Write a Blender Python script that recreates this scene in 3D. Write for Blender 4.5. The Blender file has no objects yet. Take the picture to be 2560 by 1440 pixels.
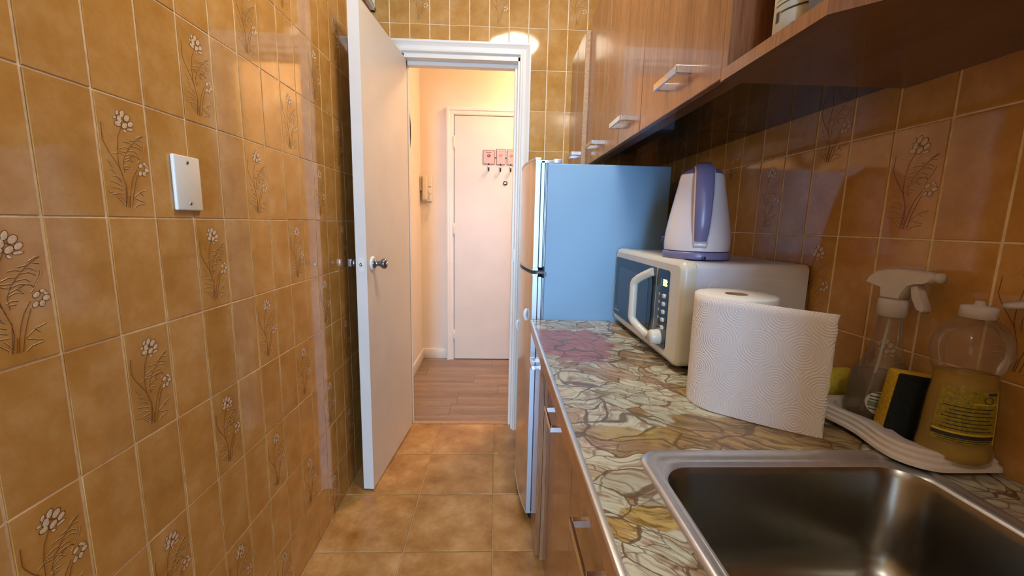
import bpy, bmesh, math, random
from mathutils import Matrix, Vector
random.seed(7)
PI = math.pi
scene = bpy.context.scene
COL = scene.collection

# ------------------------------------------------------------------ camera
CAM_H = 1.1892
CR = Vector((0.99911393, -0.03629509, 0.02130772))
CU = Vector((-0.0154919, 0.15357909, 0.98801491))
CF = Vector((0.03913251, 0.98746956, -0.15288073))
cam_d = bpy.data.cameras.new('camera')
cam = bpy.data.objects.new('camera', cam_d)
COL.objects.link(cam)
cam_d.sensor_width = 36.0
cam_d.lens = 1042.747 / 2560 * 36.0
cam_d.clip_start = 0.02
cam.matrix_world = Matrix(((CR.x, CU.x, -CF.x, 0), (CR.y, CU.y, -CF.y, 0), (CR.z, CU.z, -CF.z, CAM_H), (0, 0, 0, 1)))
scene.camera = cam

# ------------------------------------------------------------------ world, exposure
world = bpy.data.worlds.new('world')
scene.world = world
world.use_nodes = True
bgn = world.node_tree.nodes['Background']
bgn.inputs['Color'].default_value = (0.38, 0.64, 1.0, 1)
bgn.inputs['Strength'].default_value = 44.0
scene.view_settings.view_transform = 'Standard'
scene.view_settings.look = 'None'
scene.view_settings.gamma = 1.0
scene.view_settings.use_curve_mapping = False
scene.view_settings.exposure = 0.45
scene.cycles.max_bounces = 7
scene.cycles.diffuse_bounces = 4
scene.cycles.glossy_bounces = 3
scene.cycles.transparent_max_bounces = 10
scene.cycles.adaptive_threshold = 0.03
scene.cycles.caustics_reflective = False
scene.cycles.caustics_refractive = False
scene.cycles.sample_clamp_indirect = 6.0
KITCHEN_LAMP = 34.0     # emission of the kitchen ceiling light diffuser
HALL_LAMP = 88.0        # emission of the hall ceiling light diffuser

def portal(name, loc, rot, sx, sy):
    l = bpy.data.lights.new(name, 'AREA')
    l.shape = 'RECTANGLE'
    l.size = sx
    l.size_y = sy
    l.cycles.is_portal = True
    o = bpy.data.objects.new(name, l)
    COL.objects.link(o)
    o.location = loc
    o.rotation_euler = rot
    return o
# light portal in the window opening of the kitchen end wall
portal('window_portal', (-0.27, -3.115, 1.3), (PI / 2, 0, 0), 0.66, 1.9)

# ------------------------------------------------------------------ room measures
LX, RX = -0.6405, 0.7452      # tile faces of the side walls
BY = 2.2924                   # tile face of the back wall
EY = -3.0                     # end wall behind the camera
CEIL = 2.55
HY = 3.57                     # far hall wall
T = 0.0014                    # tile proud of grout
CT = 0.84                     # counter top

# ------------------------------------------------------------------ material helpers
MATS = {}
class NT:
    def __init__(self, name):
        self.m = bpy.data.materials.new(name)
        self.m.use_nodes = True
        self.t = self.m.node_tree
        self.b = self.t.nodes['Principled BSDF']
        self.out = self.t.nodes['Material Output']
    def n(self, typ, **kw):
        nd = self.t.nodes.new('ShaderNode' + typ)
        for k, v in kw.items():
            setattr(nd, k, v)
        return nd
    def l(self, a, b):
        self.t.links.new(a, b)
    def val(self, sock, v):
        if isinstance(v, (int, float)):
            sock.default_value = v
        elif isinstance(v, tuple):
            sock.default_value = v
        else:
            self.l(v, sock)
    def math(self, op, a, b=None, c=None, clamp=False):
        nd = self.n('Math', operation=op, use_clamp=clamp)
        self.val(nd.inputs[0], a)
        if b is not None: self.val(nd.inputs[1], b)
        if c is not None: self.val(nd.inputs[2], c)
        return nd.outputs[0]
    def mix(self, fac, a, b, blend='MIX'):
        nd = self.n('Mix', data_type='RGBA', blend_type=blend)
        self.val(nd.inputs[0], fac)
        for s, v in ((nd.inputs[6], a), (nd.inputs[7], b)):
            if isinstance(v, tuple): s.default_value = (*v[:3], 1)
            else: self.l(v, s)
        return nd.outputs[2]
    def ramp(self, fac, stops, interp='LINEAR'):
        nd = self.n('ValToRGB')
        nd.color_ramp.interpolation = interp
        el = nd.color_ramp.elements
        while len(el) < len(stops): el.new(0.5)
        for e, (p, c) in zip(el, stops):
            e.position = p
            e.color = (*c[:3], 1) if isinstance(c, tuple) else (c, c, c, 1)
        self.l(fac, nd.inputs[0])
        return nd.outputs[0]
    def coord(self, kind='Object'):
        return self.n('TexCoord').outputs[kind]
    def mapping(self, vec, scale=(1, 1, 1), rot=(0, 0, 0), loc=(0, 0, 0)):
        nd = self.n('Mapping')
        self.l(vec, nd.inputs[0])
        nd.inputs[1].default_value = loc
        nd.inputs[2].default_value = rot
        nd.inputs[3].default_value = scale
        return nd.outputs[0]
    def noise(self, vec, scale, detail=3.0, rough=0.5, w=None, dist=0.0):
        nd = self.n('TexNoise')
        if w is not None:
            nd.noise_dimensions = '4D'
            self.l(w, nd.inputs['W'])
        self.l(vec, nd.inputs['Vector'])
        nd.inputs['Scale'].default_value = scale
        nd.inputs['Detail'].default_value = detail
        nd.inputs['Roughness'].default_value = rough
        nd.inputs['Distortion'].default_value = dist
        return nd.outputs['Fac']
    def bump(self, h, strength=0.1, dist=0.01):
        nd = self.n('Bump')
        nd.inputs['Strength'].default_value = strength
        nd.inputs['Distance'].default_value = dist
        self.l(h, nd.inputs['Height'])
        self.l(nd.outputs[0], self.b.inputs['Normal'])
    def base(self, c):
        self.val(self.b.inputs['Base Color'], (*c, 1) if isinstance(c, tuple) else c)
    def set(self, rough=0.5, metal=0.0, spec=0.5, coat=0.0, coat_rough=0.03):
        self.b.inputs['Roughness'].default_value = rough
        self.b.inputs['Metallic'].default_value = metal
        self.b.inputs['Specular IOR Level'].default_value = spec
        self.b.inputs['Coat Weight'].default_value = coat
        self.b.inputs['Coat Roughness'].default_value = coat_rough

def simple(name, col, rough=0.5, metal=0.0, spec=0.5, var=0.06, scale=30.0, bump=0.0, bscale=200.0, coat=0.0):
    t = NT(name)
    c = t.coord()
    f = t.noise(c, scale, 3)
    lo = tuple(max(0, x * (1 - var)) for x in col)
    hi = tuple(min(1, x * (1 + var)) for x in col)
    t.base(t.ramp(f, [(0.3, lo), (0.7, hi)]))
    t.set(rough, metal, spec, coat)
    if bump > 0:
        t.bump(t.noise(c, bscale, 2), bump, 0.002)
    MATS[name] = t.m
    return t.m

def emission(name, col, strength):
    t = NT(name)
    t.base((0.8, 0.8, 0.8))
    t.b.inputs['Emission Color'].default_value = (*col, 1)
    t.b.inputs['Emission Strength'].default_value = strength
    MATS[name] = t.m
    return t.m

def clear(name, tint, gloss=0.25, cloud=0.0, cloud_col=(0.8, 0.8, 0.8), rough=0.05):
    """thin clear plastic or liquid: tinted see-through body, glossy skin, optional cloudiness"""
    t = NT(name)
    tr = t.n('BsdfTransparent')
    tr.inputs[0].default_value = (*tint, 1)
    gl = t.n('BsdfGlossy')
    gl.inputs['Roughness'].default_value = rough
    lw = t.n('LayerWeight')
    lw.inputs[0].default_value = gloss
    nz = t.noise(t.coord(), 60, 2)
    df = t.n('BsdfDiffuse')
    t.l(t.ramp(nz, [(0.3, tuple(c * 0.9 for c in cloud_col)), (0.7, cloud_col)]), df.inputs[0])
    m1 = t.n('MixShader')
    m1.inputs[0].default_value = cloud
    t.l(tr.outputs[0], m1.inputs[1])
    t.l(df.outputs[0], m1.inputs[2])
    m2 = t.n('MixShader')
    t.l(t.math('MULTIPLY', lw.outputs['Fresnel'], 0.45), m2.inputs[0])
    t.l(m1.outputs[0], m2.inputs[1])
    t.l(gl.outputs[0], m2.inputs[2])
    t.l(m2.outputs[0], t.out.inputs[0])
    MATS[name] = t.m
    return t.m

# ------------------------------------------------------------------ materials
def mat_tile(name, dark, mid, light, rough, scale, bump):
    t = NT(name)
    c = t.coord()
    r = t.n('ObjectInfo').outputs['Random']
    w = t.math('MULTIPLY', r, 50.0)
    f1 = t.noise(c, scale, 4, 0.55, w)
    f2 = t.noise(c, scale * 7, 3, 0.6, w)
    f = t.math('ADD', t.math('MULTIPLY', f1, 0.82), t.math('MULTIPLY', f2, 0.18))
    colr = t.ramp(f, [(0.33, dark), (0.5, mid), (0.68, light)])
    tint = t.math('MULTIPLY_ADD', r, 0.09, 0.955)
    hsv = t.n('HueSaturation')
    t.l(tint, hsv.inputs['Value'])
    t.l(colr, hsv.inputs['Color'])
    speck = t.noise(c, 420, 1, 0.5, w)
    t.base(t.mix(t.ramp(speck, [(0.70, 0.0), (0.78, 0.35)]), hsv.outputs[0], tuple(x * 0.45 for x in mid)))
    t.set(rough, 0, 0.5)
    t.bump(t.noise(c, 26, 2, 0.5, w), bump, 0.004)
    MATS[name] = t.m
mat_tile('wall_tile', (0.46, 0.225, 0.048), (0.545, 0.288, 0.076), (0.625, 0.375, 0.14), 0.07, 14, 0.03)
mat_tile('floor_tile', (0.30, 0.135, 0.03), (0.45, 0.24, 0.072), (0.60, 0.38, 0.16), 0.26, 9, 0.03)
simple('grout', (0.86, 0.71, 0.50), 0.8, var=0.12, scale=60)
simple('floor_grout', (0.52, 0.34, 0.16), 0.8, var=0.15, scale=60)
simple('petal', (0.72, 0.56, 0.38), 0.3, var=0.2, scale=300)
simple('motif_dark', (0.20, 0.085, 0.022), 0.3, var=0.2, scale=300)
simple('motif_light', (0.62, 0.43, 0.20), 0.3, var=0.15, scale=300)

def mat_wood(name, dark, mid, light, rough, axis='z', coat=0.4, scl=1.0):
    t = NT(name)
    c = t.coord()
    s = {'z': (1, 1, 0.055), 'y': (1, 0.055, 1), 'x': (0.055, 1, 1)}[axis]
    v = t.mapping(c, tuple(q * scl for q in s))
    r = t.n('ObjectInfo').outputs['Random']
    w = t.math('MULTIPLY', r, 30.0)
    f1 = t.noise(v, 13, 5, 0.6, w, 0.8)
    f2 = t.noise(v, 150, 4, 0.7, w)
    f3 = t.noise(v, 420, 2, 0.6, w)
    f = t.math('ADD', t.math('MULTIPLY', f1, 0.44), t.math('ADD', t.math('MULTIPLY', f2, 0.36), t.math('MULTIPLY', f3, 0.20)))
    t.base(t.ramp(f, [(0.36, dark), (0.5, mid), (0.64, light)]))
    t.set(rough, 0, 0.5, coat, 0.05)
    t.bump(f2, 0.03, 0.002)
    MATS[name] = t.m
mat_wood('laminate', (0.17, 0.068, 0.026), (0.32, 0.145, 0.062), (0.46, 0.245, 0.115), 0.25)
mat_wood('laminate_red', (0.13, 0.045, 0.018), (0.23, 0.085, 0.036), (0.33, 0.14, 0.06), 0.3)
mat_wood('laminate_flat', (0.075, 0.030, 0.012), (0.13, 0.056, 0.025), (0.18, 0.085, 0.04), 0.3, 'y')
mat_wood('laminate_edge', (0.20, 0.085, 0.035), (0.34, 0.16, 0.07), (0.47, 0.25, 0.12), 0.3, 'z')
simple('raw_edge', (0.44, 0.28, 0.16), 0.6, var=0.25, scale=160)
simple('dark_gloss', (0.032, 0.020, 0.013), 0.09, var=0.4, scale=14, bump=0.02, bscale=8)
mat_wood('plank', (0.13, 0.088, 0.062), (0.26, 0.185, 0.138), (0.40, 0.305, 0.240), 0.38, 'x', 0.1)
simple('steel', (0.29, 0.28, 0.24), 0.27, 1.0, var=0.05, scale=90)
simple('steel_rim', (0.60, 0.60, 0.62), 0.34, 0.85, var=0.06, scale=60)
simple('chrome', (0.78, 0.78, 0.80), 0.12, 1.0, var=0.03)
simple('alu_trim', (0.74, 0.73, 0.70), 0.32, 0.8, var=0.05)
simple('door_paint', (0.74, 0.71, 0.66), 0.38, var=0.03, scale=6, bump=0.02, bscale=90)
simple('trim_paint', (0.82, 0.80, 0.74), 0.32, var=0.02, scale=6)
simple('hall_paint', (0.82, 0.76, 0.68), 0.6, var=0.02, scale=5, bump=0.03, bscale=120)
simple('ceiling_paint', (0.82, 0.80, 0.76), 0.8, var=0.02, scale=4)
simple('plate_plastic', (0.82, 0.83, 0.80), 0.28, var=0.02)
simple('screw_metal', (0.45, 0.44, 0.40), 0.35, 1.0)
simple('black', (0.012, 0.012, 0.013), 0.35)
simple('knob_metal', (0.20, 0.23, 0.28), 0.22, 0.9, var=0.1)
simple('fridge_side', (0.22, 0.40, 0.60), 0.55, 0.0, var=0.03, scale=4, bump=0.015, bscale=500)
simple('fridge_door', (0.62, 0.60, 0.58), 0.20, 0.75, var=0.02)
simple('fridge_trim', (0.60, 0.66, 0.74), 0.30, 0.55, var=0.02)
simple('gasket', (0.05, 0.06, 0.08), 0.6)
simple('white_plastic', (0.80, 0.79, 0.78), 0.25, var=0.02, coat=0.2)
simple('cream_plastic', (0.70, 0.68, 0.58), 0.30, var=0.02, bump=0.01, bscale=500)
simple('mw_case', (0.72, 0.73, 0.82), 0.34, var=0.02)
simple('mw_glass', (0.010, 0.013, 0.018), 0.06, var=0.3)
simple('mw_window', (0.045, 0.058, 0.075), 0.16, var=0.2, scale=400)
simple('print_grey', (0.42, 0.44, 0.48), 0.5)
simple('print_red', (0.45, 0.08, 0.07), 0.5)
emission('led_green', (0.45, 1.0, 0.10), 2.2)
simple('kettle_white', (0.80, 0.77, 0.82), 0.14, var=0.02, coat=0.4)
simple('kettle_violet', (0.19, 0.185, 0.36), 0.28, var=0.04)
simple('kettle_switch', (0.10, 0.05, 0.28), 0.3)
simple('card_core', (0.30, 0.18, 0.09), 0.8)
simple('sponge', (0.68, 0.42, 0.02), 0.95, var=0.25, scale=260, bump=0.5, bscale=420)
simple('scourer', (0.008, 0.012, 0.010), 0.95, var=0.5, scale=400, bump=0.6, bscale=500)
simple('yellow_cloth', (0.66, 0.55, 0.05), 0.9, var=0.15, scale=120, bump=0.3, bscale=300)
simple('tray_ceramic', (0.72, 0.66, 0.60), 0.28, var=0.03)
simple('paper_label', (0.62, 0.60, 0.47), 0.7, var=0.05, scale=60)
simple('slate', (0.10, 0.095, 0.10), 0.7, var=0.45, scale=40, bump=0.5, bscale=60)
simple('ink', (0.03, 0.028, 0.02), 0.7)
simple('label_white', (0.72, 0.70, 0.66), 0.5)
simple('label_teal', (0.06, 0.12, 0.12), 0.5)
simple('label_green', (0.22, 0.26, 0.14), 0.5)
simple('label_olive', (0.30, 0.23, 0.02), 0.5, var=0.35, scale=260)
simple('label_gold', (0.70, 0.52, 0.04), 0.5, var=0.15, scale=120)
simple('hook_plate', (0.60, 0.46, 0.48), 0.55, var=0.08, scale=60)
simple('hook_art', (0.20, 0.09, 0.11), 0.6)
simple('hook_art_pale', (0.50, 0.32, 0.32), 0.6)
simple('intercom_plastic', (0.76, 0.70, 0.58), 0.35, var=0.03)
simple('mirror_frame', (0.05, 0.04, 0.03), 0.35)
simple('mirror_glass', (0.75, 0.76, 0.74), 0.03, 1.0, var=0.01)
clear('clear_plastic', (0.95, 0.93, 0.89), 0.32, 0.08, (0.80, 0.76, 0.68))
clear('frosted_plastic', (0.84, 0.80, 0.78), 0.25, 0.62, (0.90, 0.86, 0.84), 0.2)
clear('detergent', (0.95, 0.76, 0.10), 0.10, 0.46, (0.86, 0.60, 0.01))
clear('cleaning_liquid', (0.86, 0.80, 0.70), 0.08, 0.26, (0.44, 0.36, 0.27))
clear('glass_pane', (0.97, 0.98, 0.98), 0.10, 0.0)
emission('lamp_kitchen', (1.0, 0.88, 0.68), KITCHEN_LAMP)
emission('lamp_added_fill', (1.0, 0.90, 0.76), KITCHEN_LAMP * 0.75)  # emission of the added fill lamp behind the viewer
emission('lamp_hall', (1.0, 0.55, 0.27), HALL_LAMP)

def mat_marble():
    t = NT('onyx_laminate')
    c = t.mapping(t.coord(), (1, 1, 1), (0, 0, 0), (0.44, 0.70, 0.0))
    rot = t.mapping(c, (1, 1, 1), (0, 0, math.radians(24)))
    def warp(vec, scale, amt, detail=4):
        d = t.n('TexNoise')
        t.l(vec, d.inputs['Vector'])
        d.inputs['Scale'].default_value = scale
        d.inputs['Detail'].default_value = detail
        o = t.n('VectorMath', operation='MULTIPLY_ADD')
        t.l(d.outputs['Color'], o.inputs[0])
        o.inputs[1].default_value = (amt, amt * 0.8, 0)
        t.l(vec, o.inputs[2])
        return o.outputs[0]
    w1 = warp(rot, 6, 0.20, 2)
    w2 = warp(w1, 38, 0.020, 3)
    p = t.mapping(w2, (12, 21, 1))
    e = t.n('TexVoronoi', feature='DISTANCE_TO_EDGE')
    t.l(p, e.inputs['Vector'])
    e.inputs['Scale'].default_value = 1.0
    f = t.n('TexVoronoi', feature='F1')
    t.l(p, f.inputs['Vector'])
    f.inputs['Scale'].default_value = 1.0
    sep = t.n('SeparateColor')
    t.l(f.outputs['Color'], sep.inputs[0])
    clast = t.ramp(sep.outputs[0], [(0.0, (0.40, 0.44, 0.34)), (0.35, (0.58, 0.57, 0.43)), (0.62, (0.44, 0.47, 0.37)),
                                    (0.76, (0.42, 0.32, 0.20)), (0.90, (0.27, 0.17, 0.07)), (1.0, (0.46, 0.32, 0.10))])
    st = t.mapping(w2, (17, 85, 1))
    s1 = t.noise(st, 1.0, 4, 0.62)
    clast = t.mix(t.ramp(s1, [(0.49, 0.0), (0.66, 0.85)]), clast, (0.27, 0.135, 0.07))
    clast = t.mix(t.ramp(s1, [(0.30, 0.8), (0.45, 0.0)]), clast, (0.66, 0.63, 0.48))
    cl2 = t.noise(w1, 16, 3, 0.6)
    clast = t.mix(t.ramp(cl2, [(0.58, 0.0), (0.72, 0.6)]), clast, (0.46, 0.25, 0.17))
    clast = t.mix(t.ramp(cl2, [(0.32, 0.8), (0.44, 0.0)]), clast, (0.24, 0.15, 0.065))
    # finer cracks that come and go
    p2 = t.mapping(w2, (24, 37, 1), (0, 0, 0.5))
    e2 = t.n('TexVoronoi', feature='DISTANCE_TO_EDGE')
    t.l(p2, e2.inputs['Vector'])
    e2.inputs['Scale'].default_value = 1.0
    gate = t.ramp(t.noise(rot, 11, 2), [(0.36, 0.2), (0.56, 1.0)])
    clast = t.mix(t.math('MULTIPLY', t.ramp(e2.outputs['Distance'], [(0.0, 0.85), (0.055, 0.0)]), gate), clast, (0.15, 0.085, 0.05))
    sxyz = t.n('SeparateXYZ')
    t.l(c, sxyz.inputs[0])
    wob = t.math('MULTIPLY', t.math('SUBTRACT', t.noise(c, 14, 3, 0.6), 0.5), 1.5)
    def blob(cx, cy, rx, ry, soft=0.35):
        dx = t.math('DIVIDE', t.math('SUBTRACT', sxyz.outputs[0], cx), rx)
        dy = t.math('DIVIDE', t.math('SUBTRACT', sxyz.outputs[1], cy), ry)
        d = t.math('SQRT', t.math('ADD', t.math('MULTIPLY', dx, dx), t.math('MULTIPLY', dy, dy)))
        return t.ramp(t.math('ADD', d, wob), [(0.75, 1.0), (min(1.0, 0.75 + soft), 0.0)])
    red = t.mix(t.ramp(s1, [(0.35, 0.0), (0.65, 1.0)]), (0.24, 0.065, 0.06), (0.44, 0.19, 0.14))
    clast = t.mix(t.math('MULTIPLY', blob(0.225, 1.20, 0.17, 0.19, 0.15), 0.93), clast, red)
    brown = t.mix(t.ramp(s1, [(0.38, 0.0), (0.6, 1.0)]), (0.10, 0.058, 0.016), (0.36, 0.23, 0.09))
    clast = t.mix(t.math('MULTIPLY', blob(0.45, 0.665, 0.20, 0.085, 0.15), 0.92), clast, brown)
    gold = t.mix(t.ramp(s1, [(0.4, 0.0), (0.6, 1.0)]), (0.20, 0.115, 0.018), (0.50, 0.36, 0.12))
    clast = t.mix(t.math('MULTIPLY', blob(0.20, 0.455, 0.050, 0.030, 0.15), 0.95), clast, gold)
    clast = t.mix(t.math('MULTIPLY', blob(0.19, 0.66, 0.075, 0.030, 0.15), 0.7), clast, gold)
    vw = t.math('MULTIPLY_ADD', t.noise(rot, 9, 2), 0.15, -0.038)
    vein = t.math('SUBTRACT', 1.0, t.math('DIVIDE', e.outputs['Distance'], t.math('MAXIMUM', vw, 0.012)), clamp=True)
    vein = t.math('MULTIPLY', t.math('MULTIPLY', vein, 2.2, clamp=True), 0.85)
    t.base(t.mix(vein, clast, (0.12, 0.07, 0.038)))
    t.set(0.2, 0, 0.45)
    MATS['onyx_laminate'] = t.m
mat_marble()

def mat_towel():
    t = NT('paper_towel')
    uv = t.n('UVMap').outputs[0]
    s = t.n('SeparateXYZ')
    t.l(uv, s.inputs[0])
    v = t.math('DIVIDE', s.outputs[1], 0.062)
    row = t.math('FLOOR', v)
    u = t.math('ADD', t.math('DIVIDE', s.outputs[0], 0.066), t.math('MULTIPLY', row, 0.5))
    fu = t.math('MULTIPLY', t.math('SUBTRACT', t.math('FRACT', u), 0.5), 1.06)
    fv = t.math('SUBTRACT', t.math('FRACT', v), 0.5)
    d = t.math('SQRT', t.math('ADD', t.math('MULTIPLY', fu, fu), t.math('MULTIPLY', fv, fv)))
    ring = t.math('SINE', t.math('MULTIPLY', d, 2 * PI * 13))
    nz = t.noise(t.coord(), 900, 2)
    h = t.math('ADD', t.math('MULTIPLY', ring, 0.5), t.math('MULTIPLY', nz, 0.8))
    t.base((0.80, 0.74, 0.71))
    t.set(0.9, 0, 0.2)
    t.b.inputs['Subsurface Weight'].default_value = 0.0
    t.bump(h, 0.5, 0.0016)
    MATS['paper_towel'] = t.m
mat_towel()
simple('towel_side', (0.80, 0.80, 0.78), 0.95, var=0.06, scale=300, bump=0.4, bscale=700)

# ------------------------------------------------------------------ mesh builder
class MB:
    def __init__(self):
        self.v, self.f, self.s, self.mi = [], [], [], []
    def add(self, verts, faces, smooth=False, mi=0):
        o = len(self.v)
        self.v += [tuple(p) for p in verts]
        for f in faces:
            self.f.append(tuple(i + o for i in f))
            self.s.append(smooth)
            self.mi.append(mi)
        return self
    def box(self, x0, x1, y0, y1, z0, z1, bev=0.0, seg=1, mi=0, smooth=None):
        if bev <= 0:
            v = [(x0, y0, z0), (x1, y0, z0), (x1, y1, z0), (x0, y1, z0), (x0, y0, z1), (x1, y0, z1), (x1, y1, z1), (x0, y1, z1)]
            f = [(0, 3, 2, 1), (4, 5, 6, 7), (0, 1, 5, 4), (1, 2, 6, 5), (2, 3, 7, 6), (3, 0, 4, 7)]
            return self.add(v, f, False, mi)
        bm = bmesh.new()
        bmesh.ops.create_cube(bm, size=1.0)
        for p in bm.verts:
            p.co = Vector(((x0 + x1) / 2 + p.co.x * (x1 - x0), (y0 + y1) / 2 + p.co.y * (y1 - y0), (z0 + z1) / 2 + p.co.z * (z1 - z0)))
        bmesh.ops.bevel(bm, geom=list(bm.edges), offset=bev, segments=seg, profile=0.5, affect='EDGES')
        bm.verts.index_update()
        self.add([p.co for p in bm.verts], [tuple(q.index for q in fc.verts) for fc in bm.faces], (seg > 1) if smooth is None else smooth, mi)
        bm.free()
        return self
    def loft(self, rings, closed=True, cap0=False, cap1=False, smooth=True, mi=0):
        n = len(rings[0])
        v = [p for r in rings for p in r]
        f = []
        m = n if closed else n - 1
        for i in range(len(rings) - 1):
            for j in range(m):
                k = (j + 1) % n
                f.append((i * n + j, i * n + k, (i + 1) * n + k, (i + 1) * n + j))
        self.add(v, f, smooth, mi)
        if cap0: self.add(rings[0], [tuple(range(n))[::-1]], False, mi)
        if cap1: self.add(rings[-1], [tuple(range(n))], False, mi)
        return self
    def lathe(self, prof, c=(0, 0, 0), seg=32, sx=1.0, sy=1.0, axis='z', cap0=True, cap1=True, mi=0):
        rings = []
        for r, h in prof:
            ring = []
            for i in range(seg):
                a = 2 * PI * i / seg
                p = (r * math.cos(a) * sx, r * math.sin(a) * sy, h)
                if axis == 'x': p = (p[2], p[0], p[1])
                elif axis == '-x': p = (-p[2], -p[0], p[1])
                elif axis == 'y': p = (p[1], p[2], p[0])
                elif axis == '-y': p = (p[0], -p[2], p[1])
                ring.append((c[0] + p[0], c[1] + p[1], c[2] + p[2]))
            rings.append(ring)
        return self.loft(rings, True, cap0, cap1, True, mi)
    def prism(self, outline, z0, z1, mi=0, smooth=False):
        n = len(outline)
        v = [(x, y, z0) for x, y in outline] + [(x, y, z1) for x, y in outline]
        f = [tuple(range(n))[::-1], tuple(range(n, 2 * n))]
        self.add(v, f, False, mi)
        self.add(v, [(i, (i + 1) % n, n + (i + 1) % n, n + i) for i in range(n)], smooth, mi)
        return self
    def tube(self, path, r, seg=10, cap=True, mi=0, flat=None):
        P = [Vector(p) for p in path]
        rings = []
        up = Vector((0, 0, 1))
        prev = None
        for i, p in enumerate(P):
            d = (P[min(i + 1, len(P) - 1)] - P[max(i - 1, 0)]).normalized()
            if prev is None:
                a = d.cross(up)
                if a.length < 1e-3: a = d.cross(Vector((1, 0, 0)))
            else:
                a = prev - d * prev.dot(d)
            a.normalize()
            prev = a
            b = d.cross(a)
            rr = r[i] if isinstance(r, (list, tuple)) else r
            fb = flat if flat else 1.0
            rings.append([tuple(p + a * (rr * math.cos(2 * PI * k / seg)) + b * (rr * fb * math.sin(2 * PI * k / seg))) for k in range(seg)])
        return self.loft(rings, True, cap, cap, True, mi)
    def xform(self, M):
        self.v = [tuple(M @ Vector(p)) for p in self.v]
        return self
    def mesh(self, name, mats):
        me = bpy.data.meshes.new(name)
        me.from_pydata(self.v, [], self.f)
        for m in (mats if isinstance(mats, (list, tuple)) else [mats]):
            me.materials.append(MATS[m])
        me.polygons.foreach_set('use_smooth', self.s)
        me.polygons.foreach_set('material_index', self.mi)
        me.validate()
        bm = bmesh.new()
        bm.from_mesh(me)
        bmesh.ops.recalc_face_normals(bm, faces=list(bm.faces))
        bm.to_mesh(me)
        bm.free()
        me.update()
        return me

def tag(o, label=None, cat=None, group=None, kind=None):
    if label: o['label'] = label
    if cat: o['category'] = cat
    if group: o['group'] = group
    if kind: o['kind'] = kind
    return o

def origin_of(o):
    p = Vector((0, 0, 0))
    while o is not None:
        p = p + o.location
        o = o.parent
    return p

def link(name, me, parent=None, loc=(0, 0, 0)):
    o = bpy.data.objects.new(name, me)
    COL.objects.link(o)
    if parent is not None: o.parent = parent
    o.location = loc
    return o

def obj(name, mb, mats, parent=None, world=True, loc=None):
    """world=True: builder coordinates are world ones (parents unrotated)"""
    if parent is not None and world:
        q = origin_of(parent)
        mb.xform(Matrix.Translation(-q))
    elif parent is None and loc is not None and world:
        mb.xform(Matrix.Translation(-Vector(loc)))
    me = mb.mesh(name, mats)
    return link(name, me, parent, loc if (parent is None and loc is not None) else (0, 0, 0))

def thing(name, label, cat, loc=(0, 0, 0), rotz=0.0, group=None, kind=None):
    o = bpy.data.objects.new(name, None)
    COL.objects.link(o)
    o.empty_display_size = 0.05
    o.location = loc
    o.rotation_euler = (0, 0, rotz)
    return tag(o, label, cat, group, kind)

def rrect(cx, cy, hx, hy, r, n=6):
    """rounded rectangle outline, counter-clockwise"""
    pts = []
    for sx, sy, a0 in ((1, 1, 0), (-1, 1, 90), (-1, -1, 180), (1, -1, 270)):
        for i in range(n + 1):
            a = math.radians(a0 + 90 * i / n)
            pts.append((cx + sx * (hx - r) + r * math.cos(a), cy + sy * (hy - r) + r * math.sin(a)))
    return pts

# ================================================================== SETTING
# ---- flower motif, measured on one tile (tile-relative, metres, u right, v up)
def conv(px, py):
    xl = -24 + 211 * (py + 96) / 1553.0
    xr = 619 + 154 * (py - 115) / 1356.0
    u = (px - xl) / (xr - xl)
    yt = -96 + 211 * u
    yb = 1457 + 14 * u
    v = (py - yt) / (yb - yt)
    return ((u - 0.5) * 0.1, (0.5 - v) * 0.2)
STEMS = [[(320, 350), (280, 470), (278, 640), (298, 800), (340, 930), (380, 1030), (405, 1150), (402, 1290)],
         [(85, 290), (105, 480), (130, 545), (185, 650), (250, 750), (310, 850), (345, 930)],
         [(592, 470), (500, 522), (430, 592), (375, 680), (350, 780), (372, 900)],
         [(548, 748), (520, 715), (480, 700), (430, 715)],
         [(520, 870), (470, 970), (450, 1080), (440, 1200), (440, 1335)],
         [(525, 940), (500, 1050), (480, 1180), (470, 1335)],
         [(425, 1190), (425, 1335)], [(300, 230), (350, 280), (378, 305)], [(385, 1030), (395, 1330)]]
BARBS = [[(600, 605), (598, 650), (575, 700), (552, 738)], [(500, 490), (560, 465), (592, 482)], [(520, 503), (592, 537)],
         [(425, 517), (482, 518)], [(480, 540), (540, 570), (572, 602)], [(345, 530), (400, 535), (447, 557)],
         [(440, 580), (510, 592), (567, 637)], [(300, 607), (360, 590), (412, 607)], [(410, 637), (480, 642), (522, 682)],
         [(295, 637), (372, 652)], [(375, 687), (430, 676), (502, 702)], [(230, 667), (290, 650), (357, 692)],
         [(360, 732), (420, 715), (475, 777)], [(355, 767), (410, 745), (470, 772)], [(340, 832), (380, 815), (430, 832)],
         [(350, 847), (417, 862)], [(170, 740), (215, 812), (232, 837)], [(210, 857), (250, 892), (272, 907)],
         [(225, 935), (280, 947), (327, 1002)], [(205, 997), (270, 1020), (350, 1068)], [(215, 1082), (290, 1085), (357, 1122)],
         [(190, 1127), (242, 1147)], [(240, 1167), (300, 1155), (367, 1162)], [(280, 1182), (330, 1240), (377, 1292)],
         [(335, 1182), (375, 1240), (387, 1262)], [(310, 962), (347, 1022)], [(490, 1200), (560, 1142), (640, 1122)],
         [(500, 1222), (562, 1242)], [(490, 1342), (530, 1302), (620, 1292)], [(540, 1242), (622, 1272)], [(550, 1132), (602, 1192)],
         [(520, 790), (545, 760)], [(375, 1290), (372, 1320)]]
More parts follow.
